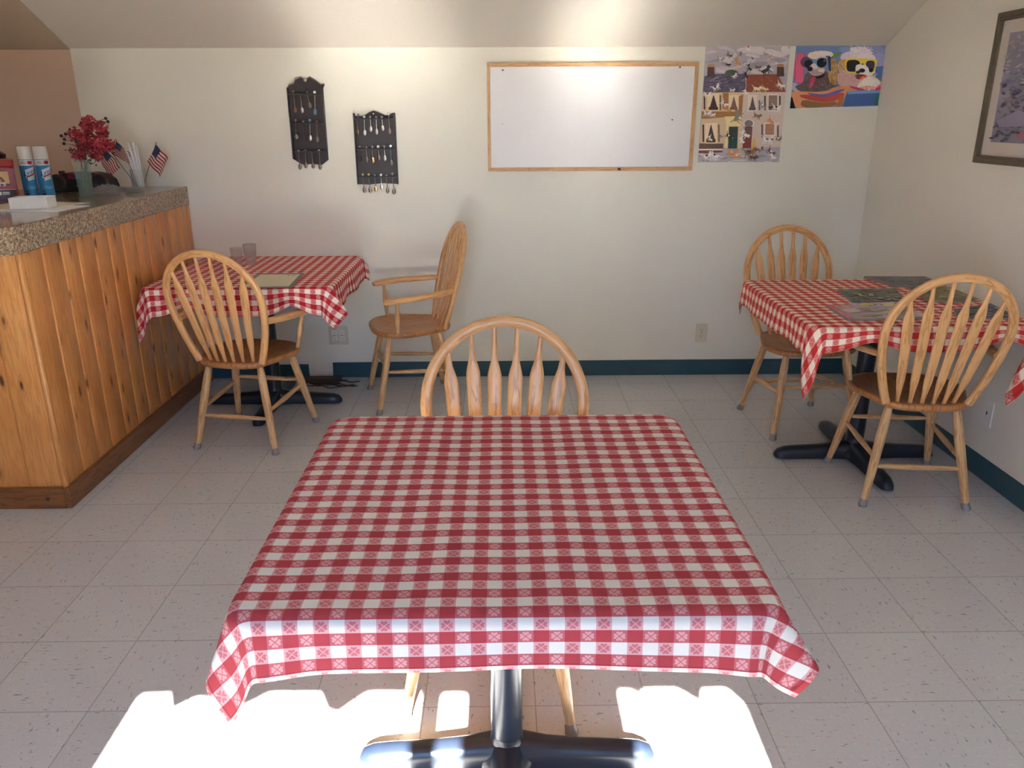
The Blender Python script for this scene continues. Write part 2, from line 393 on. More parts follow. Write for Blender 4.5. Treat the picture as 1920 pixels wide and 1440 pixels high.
# scalloped valance: lower edge casts the notched far edge of the sun patch
va = [(-1.017, 1.817), (-0.945, 1.820), (-0.913, 1.755), (-0.863, 1.802), (-0.81, 1.800), (-0.760, 1.765), (-0.720, 1.765), (-0.660, 1.818), (-0.522, 1.816), (-0.490, 1.75), (-0.455, 1.738), (-0.386, 1.815), (-0.24, 1.814),
      (-0.173, 1.807), (-0.113, 1.806), (0.321, 1.814), (0.355, 1.812), (0.372, 1.788), (0.392, 1.816), (0.48, 1.816), (0.541, 1.755), (0.556, 1.812), (0.62, 1.814), (0.647, 1.76)]
pl = [(x, zh(y)) for x, y in va] + [(0.647, WZ1 + .02), (-1.017, WZ1 + .02)]
vb = MB()
for k in range(len(va) - 1):
    (a, ya), (b, yb) = va[k], va[k + 1]
    vb.prism([(a, zh(ya)), (b, zh(yb)), (b, WZ1 + .02), (a, WZ1 + .02)], YF - .004, YF, to=lambda p, q_, h: (p, h, q_))
vb.build('valance', M['white_plastic'], wn, smooth=0)
por_d = bpy.data.lights.new('window_portal', 'AREA'); por_d.shape = 'RECTANGLE'; por_d.size = WX1 - WX0; por_d.size_y = WZ1 - WZ0; por_d.cycles.is_portal = True
por = bpy.data.objects.new('window_portal', por_d); C.objects.link(por); por.location = ((WX0 + WX1) / 2, YF - .13, (WZ0 + WZ1) / 2); por.rotation_euler = (pi / 2, 0, pi)
# baseboards
bb = MB().prism([(-1.053, 0.0), (XR, 0), (XR, .099), (0.9, .0985), (0.3, .097), (-0.4, .098), (-1.051, .096)], YB - .006, YB, to=lambda a, b, h: (a, h, b))
struct(bb.build('baseboard_back', M['base_teal'], smooth=0, bevel=.001), 'dark teal vinyl baseboard')
bb = MB().box(XR - .006, YF, 0, XR, YB - .006, .10); struct(bb.build('baseboard_right', M['base_teal'], smooth=0, bevel=.001), 'dark teal vinyl baseboard')
bb = MB().box(-1.79, YB - .006, 0, -1.20, YB, .085); struct(bb.build('trim_1', M['base_teal'], smooth=0, bevel=.001), 'dark teal baseboard piece in the corner')

# ------------------------------------------------------------------ counter
CX, CY, CX2 = -1.803, 2.965, -2.62
ct = thing('service_counter', 'knotty pine plank counter with a brown speckled top at the left', 'counter', (CX, CY, 0))
def rel(o_loc, p): return (p[0] - o_loc[0], p[1] - o_loc[1], p[2] - o_loc[2])
zt = 1.056
def boards(axis, a0, a1, face, dirn, wid, ip0):
    """tongue and groove boards: vertical planks with rounded V edges"""
    m = MB(); a = a0; i = ip0
    while a < a1 - 1e-4:
        b = min(a + wid * (1.0 + 0.06 * sin(i * 2.3)), a1)
        if a1 - b < 0.02: b = a1
        prof = [(a, -.016), (a, -.005), (a + .002, -.0045), (a + .0055, -.0005), (a + .009, 0), (b - .008, 0), (b - .004, -.002), (b - .0025, -.006), (b, -.006), (b, -.016)]
        rings = []
        for z in (0.0, zt):
            rings.append([((face + dirn * d), p, z) if axis == 'y' else (p, face + dirn * d, z) for p, d in prof])
        base = len(m.v); n = len(prof); m.v += rings[0] + rings[1]
        for k in range(n):
            j = (k + 1) % n
            m.face([base + k, base + j, base + n + j, base + n + k], [(0, i + .04 + .92 * (prof[k][0] - a) / (b - a)), (0, i + .04 + .92 * (prof[j][0] - a) / (b - a)), (zt, i + .04 + .92 * (prof[j][0] - a) / (b - a)), (zt, i + .04 + .92 * (prof[k][0] - a) / (b - a))])
        a = b; i += 1
    return m
# local coordinates: origin at corner; +y toward the back wall, -x to the left
boards('y', 0.012, YB - CY - .006, 0, 1, 0.136, 3).build('plank_panel', M['pine'], ct, smooth=30, label='long side of upright pine planks')
boards('x', CX2 - CX, -0.012, 0, -1, 0.17, 40).build('plank_panel', M['pine'], ct, smooth=30, label='short end of upright pine planks')
MB().tube([(-.006, .006, 0.09), (-.006, .006, zt)], .013, 10).build('corner_strip', mat_oak('pine_strip', (214, 150, 86), (186, 122, 62), 'uv', 0.3), ct)
core = MB().box(CX2 - CX + .02, .02, 0, -.018, YB - CY - .006, zt).build('carcass', M['pine_dark'], ct, smooth=0)
pb = MB(); pb.box(-.004, -.018, 0, .018, YB - CY - .006, .092); pb.box(CX2 - CX, -.02, 0, -.004, .0, .094)
pb.build('plinth', M['pine_dark'], ct, smooth=0, bevel=.004)
MB().tube([(-.075, -.021, .045), (-.075, -.0195, .045)], .007, 12).build('plug', M['slot'], ct)
ov = [(CX2 - CX - .03, -.115)]
r = 0.09
for k in range(9):
    th = -pi / 2 + (pi / 2) * k / 8; ov.append((.035 - r + r * cos(th), -.115 + r + r * sin(th)))
ov += [(.004, YB - CY - .006), (CX2 - CX - .03, YB - CY - .006)]
MB().prism(ov, 1.056, 1.158).build('countertop', M['granite'], ct, smooth=0, bevel=.006, label='brown speckled countertop with a thick edge')

# ------------------------------------------------------------------ tables and cloths
def make_table(cx, cy, wx, wy, label, zt=.752):
    t = thing('pedestal_table', label, 'table', (cx, cy, 0), group='square pedestal tables')
    MB().box(-wx / 2 + .006, -wy / 2 + .006, zt - .03, wx / 2 - .006, wy / 2 - .006, zt).build('tabletop', M['wood_under'], t, bevel=.01)
    MB().lathe([(.0385, .03), (.0385, zt - .05), (.07, zt - .045), (.07, zt - .032)], n=28).build('column', M['iron'], t)
    MB().box(-.22, -.025, zt - .045, .22, .025, zt - .031).box(-.025, -.22, zt - .046, .025, .22, zt - .032).build('top_bracket', M['iron'], t, bevel=.003)
    hub = MB().lathe([(.02, .02), (.075, .02), (.072, .04), (.055, .058), (.042, .075), (.039, .1)], n=28); hub.build('hub', M['iron'], t)
    for a in range(4):
        ang = a * pi / 2; m = MB(); d = Vector((cos(ang), sin(ang), 0)); sd = Vector((-sin(ang), cos(ang), 0))
        secs = []
        for x, h, hw in ((.02, .088, .045), (.06, .080, .040), (.10, .072, .035), (.18, .064, .032), (.29, .058, .032), (.33, .054, .031), (.356, .044, .027), (.372, .026, .017)):
            z0 = .006 if x < .36 else .008
            ring = [d * x + sd * (-hw) + Vector((0, 0, z0)), d * x + sd * hw + Vector((0, 0, z0)), d * x + sd * hw + Vector((0, 0, h * .55)), d * x + sd * hw * .72 + Vector((0, 0, h * .9)),
                    d * x + sd * hw * .4 + Vector((0, 0, h)), d * x - sd * hw * .4 + Vector((0, 0, h)), d * x - sd * hw * .72 + Vector((0, 0, h * .9)), d * x - sd * hw + Vector((0, 0, h * .55))]
            secs.append(ring)
        m.loft(secs); o = m.build('base_arm', M['iron'], t, smooth=50)
        MB().lathe([(.012, 0), (.012, .012)], c=tuple(d * .34), n=12).build('glide', M['black'], o)
    return t

def smoothstep(a, b, x):
    x = max(0, min(1, (x - a) / (b - a))); return x * x * (3 - 2 * x)
def make_cloth(name, cx, cy, wx, wy, z, dl, dr_, df, db, corners, mat, label, clamp=None, seed=1, step=.0115, wave=.009, wk=24.0, sag=0.0, lifts=()):
    rc, re = .045, .012
    hx, hy = wx / 2 - rc, wy / 2 - rc
    U0, U1, V0, V1 = -wx / 2 - dl, wx / 2 + dr_, -wy / 2 - df, wy / 2 + db
    nu = int(round((U1 - U0) / step)); nv = int(round((V1 - V0) / step)); rnd = random.Random(seed)
    ph = [rnd.uniform(0, 6.28) for _ in range(8)]
    m = MB(); vals = []
    for j in range(nv + 1):
        for i in range(nu + 1):
            u = U0 + (U1 - U0) * i / nu; v = V0 + (V1 - V0) * j / nv
            qx = max(-hx, min(hx, u)); qy = max(-hy, min(hy, v)); ax, ay = u - qx, v - qy
            s_ = sqrt(ax * ax + ay * ay)
            if s_ <= rc:
                bump = .0011 * sin(u * 9 + ph[0]) * sin(v * 7 + ph[1]) + .0007 * sin(u * 31 + 2 * sin(v * 6))
                f = 1 - smoothstep(.6 * rc, rc, s_)
                m.v.append((u, v, z + bump * f + .0006))
                vals.append(min(u - U0, U1 - u, v - V0, V1 - v)); continue
            nx, ny = ax / s_, ay / s_; t_ = s_ - rc
            arc = re * pi / 2
            if t_ < arc: an = t_ / re; out, dn = re * sin(an), re * (1 - cos(an))
            else: out, dn = re, re + t_ - arc
            tt = max(0, t_ - arc * .5)
            cornerw = abs(2 * nx * ny)                        # 0 on the sides, 1 on the diagonal
            # side waves fade near the corners
            wv = 0
            if cornerw < 1e-6:
                cc = u if abs(ny) > .5 else v; hh = hx if abs(ny) > .5 else hy
                side_i = (0 if ny < 0 else 1) if abs(ny) > .5 else (2 if nx < 0 else 3)
                fade = smoothstep(0, .10, hh - abs(cc))
                wv = wave * (.6 * sin(cc * wk * .55 + ph[side_i]) + .5 * sin(cc * wk + ph[side_i + 3])) * fade * tt / .12
            lean = .10 * tt + wv
            ox = oy = 0.0
            if cornerw > 1e-6:
                key = (0 if u < 0 else 1) + (0 if v < 0 else 2)
                kx, ky, ext, pk = corners.get(key, (.3, .3, 0, 25))
                ph_ = math.degrees(atan2(abs(ny), abs(nx)))            # 0 = x side, 90 = y side
                bx = math.exp(-((ph_ - pk) / 17.0) ** 2) * smoothstep(0, 12, ph_); by = math.exp(-((ph_ - 90 + pk) / 17.0) ** 2) * smoothstep(0, 12, 90 - ph_)
                ox, oy = kx * tt * bx * (1 if nx > 0 else -1), ky * tt * by * (1 if ny > 0 else -1)
                dn *= 1 + ext * cornerw ** 2
                lean *= 1 - .5 * cornerw
            bow = 1.0
            if v < 0 and abs(ny) > .5 and sag: bow = 1 - sag * (1 - (u / hx) ** 2) if abs(u) < hx else 1.0
            if v < 0 and abs(ny) > .5:
                for lc, lw, la in lifts: bow *= 1 - la * math.exp(-((u - lc) / lw) ** 2)
            X = qx + nx * (rc + out) + nx * lean + ox; Y = qy + ny * (rc + out) + ny * lean + oy
            Z = z - sqrt(max(0, dn * dn - (ox * ox + oy * oy) * .6)) * bow
            if clamp: X = min(X, clamp[0] - cx) if clamp[0] is not None else X; Y = min(Y, clamp[1] - cy) if clamp[1] is not None else Y
            if clamp and clamp[2] is not None: X = max(X, clamp[2] - cx)
            m.v.append((X, Y, Z)); vals.append(min(u - U0, U1 - u, v - V0, V1 - v))
    for j in range(nv):
        for i in range(nu):
            a = j * (nu + 1) + i; idx = [a, a + 1, a + nu + 2, a + nu + 1]
            uv = [(U0 + (U1 - U0) * ii / nu, V0 + (V1 - V0) * jj / nv) for ii, jj in ((i, j), (i + 1, j), (i + 1, j + 1), (i, j + 1))]
            m.face(idx, uv)
    o = m.build(name, mat, smooth=180, loc=(cx, cy, 0), fixn=False)
    at = o.data.attributes.new('edge', 'FLOAT', 'POINT')
    for k, e in enumerate(vals): at.data[k].value = e
    sd = o.modifiers.new('solid', 'SOLIDIFY'); sd.thickness = .0012; sd.offset = 1
    tag(o, label, 'tablecloth', 'red and white checked tablecloths')
    return o

T1 = make_table(0.002, 1.562, .90, .885, 'square table under the large front checked cloth, on a black cross base')
make_cloth('tablecloth', 0.002, 1.562, .912, .90, .7535, .125, .120, .122, .12,
           {0: (.36, -.02, .20, 26), 1: (.52, -.05, .0, 30), 2: (.3, .2, 0, 25), 3: (.3, .2, 0, 25)}, M['cloth_big'],
           'red and white checked tablecloth on the bare table nearest the viewer', seed=3, wave=.007, wk=16, sag=.20)
T2 = make_table(-1.284, 4.205, .89, .87, 'square table by the pine counter, on a black cross base')
make_cloth('tablecloth', -1.284, 4.205, .90, .90, .7535, .19, .13, .145, .01,
           {0: (.35, .15, .12, 25), 1: (.45, .25, .0, 25), 2: (.3, 0, 0, 25), 3: (.65, .1, .25, 35)}, M['cloth_left'],
           'red and white checked tablecloth with one cream placemat, beside the pine counter', clamp=(None, YB - .004, CX + .022), seed=5, wave=.012, wk=20, lifts=((-.24, .08, .35), (.27, .08, .35)))
T3 = make_table(1.646, 3.40, .868, .89, 'square table under magazines by the right wall, on a black cross base')
make_cloth('tablecloth', 1.643, 3.40, .885, .925, .7535, .115, .11, .105, .12,
           {0: (.10, .22, .75, 32), 1: (-.72, .30, 1.0, 38), 2: (.05, .2, 0, 25), 3: (.3, .2, 0, 25)}, M['cloth_right'],
           'red and white checked tablecloth with magazines on it, by the right wall', clamp=(XR - .004, None, None), seed=9, wave=.012, wk=20, lifts=((-.21, .09, .45), (.31, .09, .45)))

# ------------------------------------------------------------------ arrow-back chairs (front is -y)
SEAT_Z = .445
def hoop_path(n=44, rmax=.228, zt_=.972, zw=.745):
    pts = []
    z0 = SEAT_Z - .006
    lean = lambda z: .165 + (z - SEAT_Z) * .20 + .03 * ((z - SEAT_Z) / .53) ** 2
    side = []
    for k in range(15):
        f = k / 14; z = z0 + (zw - z0) * f; x = .158 + (rmax - .158) * (1 - (1 - f) ** 1.7); side.append((x, z))
    top = [(rmax * cos(pi / 2 * k / 14), zw + (zt_ - zw) * sin(pi / 2 * k / 14)) for k in range(1, 15)]
    half = side + top
    full = [(x, z) for x, z in half] + [(-x, z) for x, z in reversed(half[:-1])]
    return [Vector((x, lean(z), z)) for x, z in full], lean
def seat_mesh(w=.235, d=.215):
    m = MB(); n = 56; secs = []
    def outline(sc, z, dish=0):
        ring = []
        for i in range(n):
            th = 2 * pi * i / n; c_, s_ = cos(th), sin(th); e = 2 / 3.0
            x = w * math.copysign(abs(c_) ** e, c_); y = d * math.copysign(abs(s_) ** e, s_)
            yy = (y / d + 1) / 2                               # 0 front, 1 rear
            x *= 1 - .20 * smoothstep(.35, .80, yy) + .035 * smoothstep(.80, 1.0, yy)
            y -= .012 * (1 - (x / w) ** 2) if s_ < 0 else 0
            ring.append(Vector((x * sc, y * sc, z)))
        return ring
    for sc, z in ((.02, -.034), (.75, -.034), (.93, -.031), (.985, -.024), (1, -.015), (.995, -.006), (.975, -.001), (.93, 0), (.86, -.003), (.7, -.009), (.45, -.013), (.2, -.012), (.02, -.011)):
        secs.append([p + Vector((0, 0, SEAT_Z)) for p in outline(sc, z)])
    m.loft(secs); return m
def make_chair(arms, label):
    t = thing('arrow_back_chair', label, 'chair', group='oak arrow-back chairs')
    seat_mesh().build('seat', M['oak_seat'], t, smooth=60)
    hp, lean = hoop_path()
    m = MB(); secs = []
    N = len(hp)
    for k in range(N):
        tg = (hp[min(k + 1, N - 1)] - hp[max(k - 1, 0)]).normalized(); nrm = Vector((0, 1, -.22)).normalized(); nrm = (nrm - tg * nrm.dot(tg)).normalized(); sd = tg.cross(nrm)
        hw, hd = .0160, .0115; ring = []
        for a, b in ((-1, -.55), (-.7, -1), (.7, -1), (1, -.55), (1, .55), (.7, 1), (-.7, 1), (-1, .55)): ring.append(hp[k] + sd * hw * a + nrm * hd * b)
        secs.append(ring)
    m.loft(secs); m.build('back_hoop', M['oak'], t, smooth=50)
    # six arrow spindles
    def hoop_z(x):
        b = max(0, 1 - (x / .228) ** 2); return .745 + .227 * sqrt(b)
    for i in range(6):
        f = (i - 2.5) / 2.5; xb, xt = f * .108, f * .168; ztp = hoop_z(abs(xt)) - .012; zb = SEAT_Z - .008
        yb = .150 + .022 * (1 - abs(f) ** 2); yt = lean(ztp)
        def P(z):
            g = (z - zb) / (ztp - zb); return Vector((xb + (xt - xb) * g, yb + (yt - yb) * g + .006 * sin(pi * g), z))
        zs, rx, ry = [], [], []
        L = ztp - zb; za = ztp - (.085 + .055 * (1 - abs(f)) * 1.2)     # shoulder of the arrow
        prof = [(zb, .0075, .0075), (zb + .03, .008, .0075), (zb + .07, .0125, .007), (zb + .10, .0165, .0062), (zb + L * .45, .0192, .0058), (za - .03, .0205, .0055), (za, .0205, .0055), (za + .018, .0165, .0062), (za + .04, .0105, .0072), (za + .07, .0078, .0076), (ztp, .0065, .0065)]
        prof.sort(key=lambda p: p[0])
        m = MB(); m.tube([P(z) for z, _, _ in prof], [a for _, a, _ in prof], 14, ry=[b for _, _, b in prof], side=(1, 0, 0), power=.75)
        m.build('spindle', M['oak'], t, smooth=60)
    # legs, splayed, with glide caps
    feet = {(-1, -1): (.152, -.135, .222, -.225), (1, -1): (.152, -.135, .222, -.225), (-1, 1): (.130, .135, .205, .215), (1, 1): (.130, .135, .205, .215)}
    LP = {}
    for (sx, sy), (x0, y0, x1, y1) in feet.items():
        top = Vector((sx * x0, y0, SEAT_Z - .028)); bot = Vector((sx * x1, y1, .0)); LP[(sx, sy)] = (top, bot)
        pr = [(0, .0135), (.06, .016), (.15, .0185), (.35, .0195), (.6, .018), (.85, .0145), (.97, .0125)]
        m = MB(); m.tube([top.lerp(bot, g) for g, _ in pr], [r_ for _, r_ in pr], 14)
        lg = m.build('leg', M['oak_leg'], t, smooth=60)
        m = MB(); m.tube([top.lerp(bot, .93), top.lerp(bot, .95), top.lerp(bot, .975), Vector((bot.x, bot.y, .006)), Vector((bot.x, bot.y, 0))], [.0135, .0155, .0165, .0185, .0165], 14); m.build('foot_cap', M['cap'], lg, smooth=50)
    def stretch(a, b, g, gb=None):
        p = LP[a][0].lerp(LP[a][1], g); q_ = LP[b][0].lerp(LP[b][1], gb or g); pr = [(0, .0065), (.12, .009), (.5, .0125), (.88, .009), (1, .0065)]
        m = MB(); m.tube([p.lerp(q_, f) for f, _ in pr], [r_ for _, r_ in pr], 12); m.build('stretcher', M['oak_leg'], t, smooth=60)
    stretch((-1, -1), (-1, 1), .46, .52); stretch((1, -1), (1, 1), .46, .52); stretch((-1, 1), (1, 1), .60); stretch((-1, -1), (1, -1), .40)
    if arms:
        for sx in (-1, 1):
            pts = []; rx = []; ry = []
            for g, x, y, z, a, b in ((0, .212, .205, .650, .013, .013), (.1, .224, .17, .648, .018, .015), (.3, .244, .09, .642, .022, .0155), (.55, .260, -.01, .636, .024, .016), (.8, .262, -.10, .630, .028, .0165), (.93, .256, -.145, .624, .030, .016), (1, .250, -.165, .620, .022, .011)):
                pts.append((sx * x, y, z)); rx.append(a); ry.append(b)
            m = MB(); m.tube(pts, rx, 14, ry=ry, side=(1, 0, 0), power=.7); ar = m.build('arm', M['oak'], t, smooth=60)
            p, q_ = Vector((sx * .212, -.10, SEAT_Z - .01)), Vector((sx * .256, -.105, .622)); pr = [(0, .0085), (.15, .010), (.45, .0145), (.6, .014), (.85, .0095), (1, .0085)]
            m = MB(); m.tube([p.lerp(q_, f) for f, _ in pr], [r_ for _, r_ in pr], 12); m.build('arm_post', M['oak_leg'], ar, smooth=60)
    return t
ch_arm = make_chair(True, 'oak arrow-back armchair beside the pine counter, its back to the viewer')
ch_side = make_chair(False, 'oak arrow-back chair facing the viewer behind the large front table')
def place(o, x, y, rz): o.location = (x, y, 0); o.rotation_euler = (0, 0, rz)
# rz 0 = faces -y (the viewer)
place(ch_arm, -1.253, 3.735, pi - .19)
ch_b = dup(ch_arm, (-.515, 4.28, 0), -pi / 2 + .27, 'oak arrow-back armchair standing sideways against the cream wall, below the spoon racks')
ch_d = dup(ch_arm, (1.705, 3.10, 0), pi - .10, 'oak arrow-back armchair pulled up to the magazine table, its back to the viewer')
place(ch_side, -.024, 1.905, -.11)
ch_c = dup(ch_side, (1.53, 3.86, 0), .12, 'oak arrow-back chair in the back corner, behind the magazine table')

# ------------------------------------------------------------------ wall things
def ink(r, g, b, k=1.22): return lin(min(255, r * k), min(255, g * k), min(255, b * k))
class Print:
    """flat printed picture: ink shapes laid on a thin sheet; P maps design (u right, v down, layer) to a point"""
    def __init__(s, P, smooth=False): s.m = MB(); s.P = P; s.k = 0; s.smooth = smooth
    def poly(s, pts, c):
        s.k += 1
        if s.smooth and len(pts) >= 5:
            for _ in range(2):
                q_ = []
                for i in range(len(pts)):
                    a, b = pts[i], pts[(i + 1) % len(pts)]; q_ += [(a[0] * .78 + b[0] * .22, a[1] * .78 + b[1] * .22), (a[0] * .22 + b[0] * .78, a[1] * .22 + b[1] * .78)]
                pts = q_
        s.m.poly([s.P(u, v, s.k) for u, v in pts], col=c)
    def ell(s, cx, cy, rx, ry, c, n=14, rot=0, jit=0):
        s.poly([(cx + cos(2 * pi * i / n) * rx * (1 + jit * random.uniform(-1, 1)) * cos(rot) - sin(2 * pi * i / n) * ry * sin(rot), cy + cos(2 * pi * i / n) * rx * sin(rot) + sin(2 * pi * i / n) * ry * (1 + jit * random.uniform(-1, 1)) * cos(rot)) for i in range(n)], c)
    def animal(s, x, y, z, c, rot=0, c2=None):
        def T(a, b): return (x + z * (a * cos(rot) - b * sin(rot)), y + z * (a * sin(rot) + b * cos(rot)))
        for lx, sl in ((-.55, -.25), (-.35, .1), (.4, -.1), (.6, .3)): s.poly([T(lx, .1), T(lx + .2, .1), T(lx + .12 + sl, .85), T(lx - .02 + sl, .85)], c)
        s.poly([T(-.6, -.15), T(-1.2, -.75), T(-1.1, -.8), T(-.5, -.3)], c)
        s.poly([T(*p) for p in ((-.75, -.1), (-.5, -.35), (.3, -.3), (.7, -.35), (.8, .1), (.4, .3), (-.4, .3))], c)
        s.poly([T(*p) for p in ((.6, -.3), (.65, -.75), (.8, -.55), (1.0, -.75), (1.15, -.45), (1.3, -.25), (1.1, -.05), (.75, 0))], c)
        if c2: s.poly([T(*p) for p in ((-.3, -.32), (.25, -.3), (.2, .1), (-.25, .05))], c2); s.poly([T(*p) for p in ((.95, -.4), (1.25, -.3), (1.1, -.1))], c2)
def sheet_map(tl, tr, br, bl, X0, X1, Z0, Z1, y0):
    def P(u, v, k):
        t = (v - tl[1]) / (bl[1] - tl[1]); xl = tl[0] + (bl[0] - tl[0]) * t; xr = tr[0] + (br[0] - tr[0]) * t; f = (u - xl) / (xr - xl)
        f = min(1, max(0, f)); t = min(1, max(0, t))
        return (X0 + (X1 - X0) * f, y0 - .00002 * k, Z1 + (Z0 - Z1) * t)
    return P

# poster of two terraced houses under falling cats and dogs
pa = thing('animal_poster', 'tall unframed poster of houses with cats and dogs falling on them', 'poster', (1.354, YB, 1.584))
Pm = sheet_map((205, 95), (1155, 100), (1015, 1405), (100, 1395), 1.121 - 1.354, 1.586 - 1.354, 1.277 - 1.584, 1.889 - 1.584, -.0042)
MB().box(-.233, -.0042, -.307, .232, -.0005, .305).build('backing', M['paper'], pa, smooth=0)
pr = Print(Pm); random.seed(11)
pr.poly([(205, 95), (1155, 98), (1015, 1405), (100, 1395)], ink(160, 154, 162))
for _ in range(46):
    g = random.choice([(178, 172, 178), (140, 136, 150), (190, 184, 188), (165, 158, 166)])
    pr.ell(random.uniform(190, 1160), random.uniform(100, 380), random.uniform(40, 120), random.uniform(14, 40), ink(*g), 12, random.uniform(-.4, .4), .2)
pr.poly([(185, 420), (300, 395), (640, 395), (655, 600), (165, 605)], ink(88, 82, 102))
for _ in range(60):
    x, y = random.uniform(190, 610), random.uniform(405, 590)
    pr.poly([(x, y), (x + 45, y - 12 + random.uniform(-8, 8)), (x + 60, y + 2), (x + 42, y - 3), (x, y + 8)], ink(*random.choice([(132, 126, 142), (62, 58, 80), (112, 104, 122)])))
pr.ell(490, 385, 75, 36, ink(82, 88, 74)); pr.ell(500, 375, 40, 16, ink(62, 82, 66))
pr.poly([(660, 405), (1010, 400), (1120, 600), (655, 602)], ink(132, 70, 54))
for _ in range(110):
    x, y = random.uniform(665, 1060), random.uniform(410, 590); pr.poly([(x, y), (x + 9, y), (x + 9, y + 6), (x, y + 6)], ink(*random.choice([(168, 112, 90), (104, 52, 42), (150, 90, 70)])))
for cx in (258, 1038):
    pr.poly([(cx - 38, 310), (cx + 38, 310), (cx + 42, 425), (cx - 42, 425)], ink(74, 56, 52)); pr.poly([(cx - 36, 292), (cx + 36, 292), (cx + 38, 322), (cx - 38, 322)], ink(160, 112, 74))
pr.poly([(165, 600), (620, 600), (600, 900), (145, 905)], ink(196, 170, 134)); pr.poly([(620, 598), (1110, 598), (1085, 850), (600, 850)], ink(188, 176, 168))
pr.poly([(390, 605), (455, 605), (450, 800), (380, 780)], ink(150, 104, 62)); pr.poly([(560, 650), (620, 620), (600, 860), (545, 860)], ink(150, 104, 62)); pr.poly([(150, 810), (600, 815), (597, 895), (146, 895)], ink(152, 108, 66))
pr.poly([(146, 900), (600, 860), (590, 1240), (115, 1200)], ink(190, 168, 138)); pr.poly([(600, 850), (1085, 850), (1040, 1220), (590, 1230)], ink(188, 172, 162))
def window(x, y, w_, h_, dark, fr, curtain):
    pr.poly([(x - 14, y - 16), (x + w_ + 14, y - 16), (x + w_ + 10, y + h_ + 14), (x - 16, y + h_ + 14)], fr); pr.poly([(x, y), (x + w_, y), (x + w_ - 3, y + h_), (x - 4, y + h_)], dark)
    if curtain:
        pr.poly([(x, y), (x + w_ * .48, y), (x + w_ * .1, y + h_ * .8), (x - 3, y + h_ * .8)], ink(206, 188, 166)); pr.poly([(x + w_, y), (x + w_ * .52, y), (x + w_ * .88, y + h_ * .8), (x + w_, y + h_ * .8)], ink(206, 188, 166))
    else:
        for i in range(1, 6): pr.poly([(x + w_ * i / 6, y), (x + w_ * i / 6 + 4, y), (x + w_ * i / 6 + 3, y + h_), (x + w_ * i / 6 - 1, y + h_)], ink(150, 128, 110))
        for i in range(1, 3): pr.poly([(x, y + h_ * i / 3), (x + w_, y + h_ * i / 3), (x + w_, y + h_ * i / 3 + 4), (x, y + h_ * i / 3 + 4)], ink(150, 128, 110))
cr = ink(208, 190, 158); gw = ink(204, 194, 188); dk = ink(70, 52, 50)
window(232, 630, 105, 165, dk, cr, True); window(470, 645, 85, 150, ink(120, 84, 66), cr, True); window(685, 645, 75, 155, ink(84, 76, 80), gw, True); window(905, 635, 95, 165, ink(120, 100, 92), gw, False)
window(200, 960, 105, 205, dk, cr, True); window(865, 955, 100, 125, ink(150, 112, 84), gw, False)
for x, y0, y1, c in ((182, 640, 790, dk), (360, 630, 800, ink(110, 88, 72)), (1030, 640, 780, dk), (862, 640, 800, dk), (165, 960, 1160, dk), (340, 960, 1160, ink(110, 88, 72)), (828, 960, 1110, ink(80, 72, 84)), (1005, 960, 1110, ink(80, 72, 84)), (800, 690, 800, ink(96, 84, 84))):
    pr.poly([(x - 9, y0), (x + 9, y0), (x + 8, y1), (x - 10, y1)], c)
pr.poly([(405, 870), (600, 865), (585, 980), (430, 985)], ink(206, 190, 140)); pr.poly([(430, 880), (455, 880), (430, 1235), (405, 1235)], ink(206, 192, 150))
pr.poly([(455, 985), (557, 985), (543, 1236), (440, 1236)], ink(40, 66, 62)); pr.poly([(470, 1010), (545, 1010), (540, 1100), (463, 1100)], ink(56, 58, 58))
pr.ell(677, 950, 60, 48, ink(206, 200, 202)); pr.ell(677, 950, 48, 40, ink(112, 106, 106)); pr.poly([(620, 985), (718, 985), (700, 1232), (603, 1232)], ink(116, 50, 48)); pr.poly([(640, 1000), (705, 1000), (698, 1115), (635, 1115)], ink(96, 72, 70))
pr.poly([(735, 1090), (760, 1200), (740, 1240), (705, 1235)], ink(196, 160, 84))
pr.poly([(118, 1175), (390, 1178), (385, 1240), (112, 1240)], ink(92, 74, 66)); pr.poly([(112, 1255), (380, 1255), (375, 1300), (108, 1300)], ink(112, 62, 56)); pr.poly([(112, 1238), (380, 1238), (380, 1256), (110, 1256)], ink(206, 202, 200))
pr.poly([(108, 1300), (1030, 1225), (1015, 1405), (100, 1395)], ink(158, 154, 160))
for _ in range(26): pr.ell(random.uniform(110, 1010), random.uniform(1290, 1395), random.uniform(30, 80), random.uniform(6, 14), ink(*random.choice([(180, 176, 180), (130, 126, 134)])), 10, 0, .2)
BK, BR_, TN, WH, OR, GY, DB = ink(38, 36, 42), ink(112, 84, 66), ink(176, 130, 88), ink(212, 206, 204), ink(190, 130, 78), ink(140, 132, 134), ink(80, 60, 52)
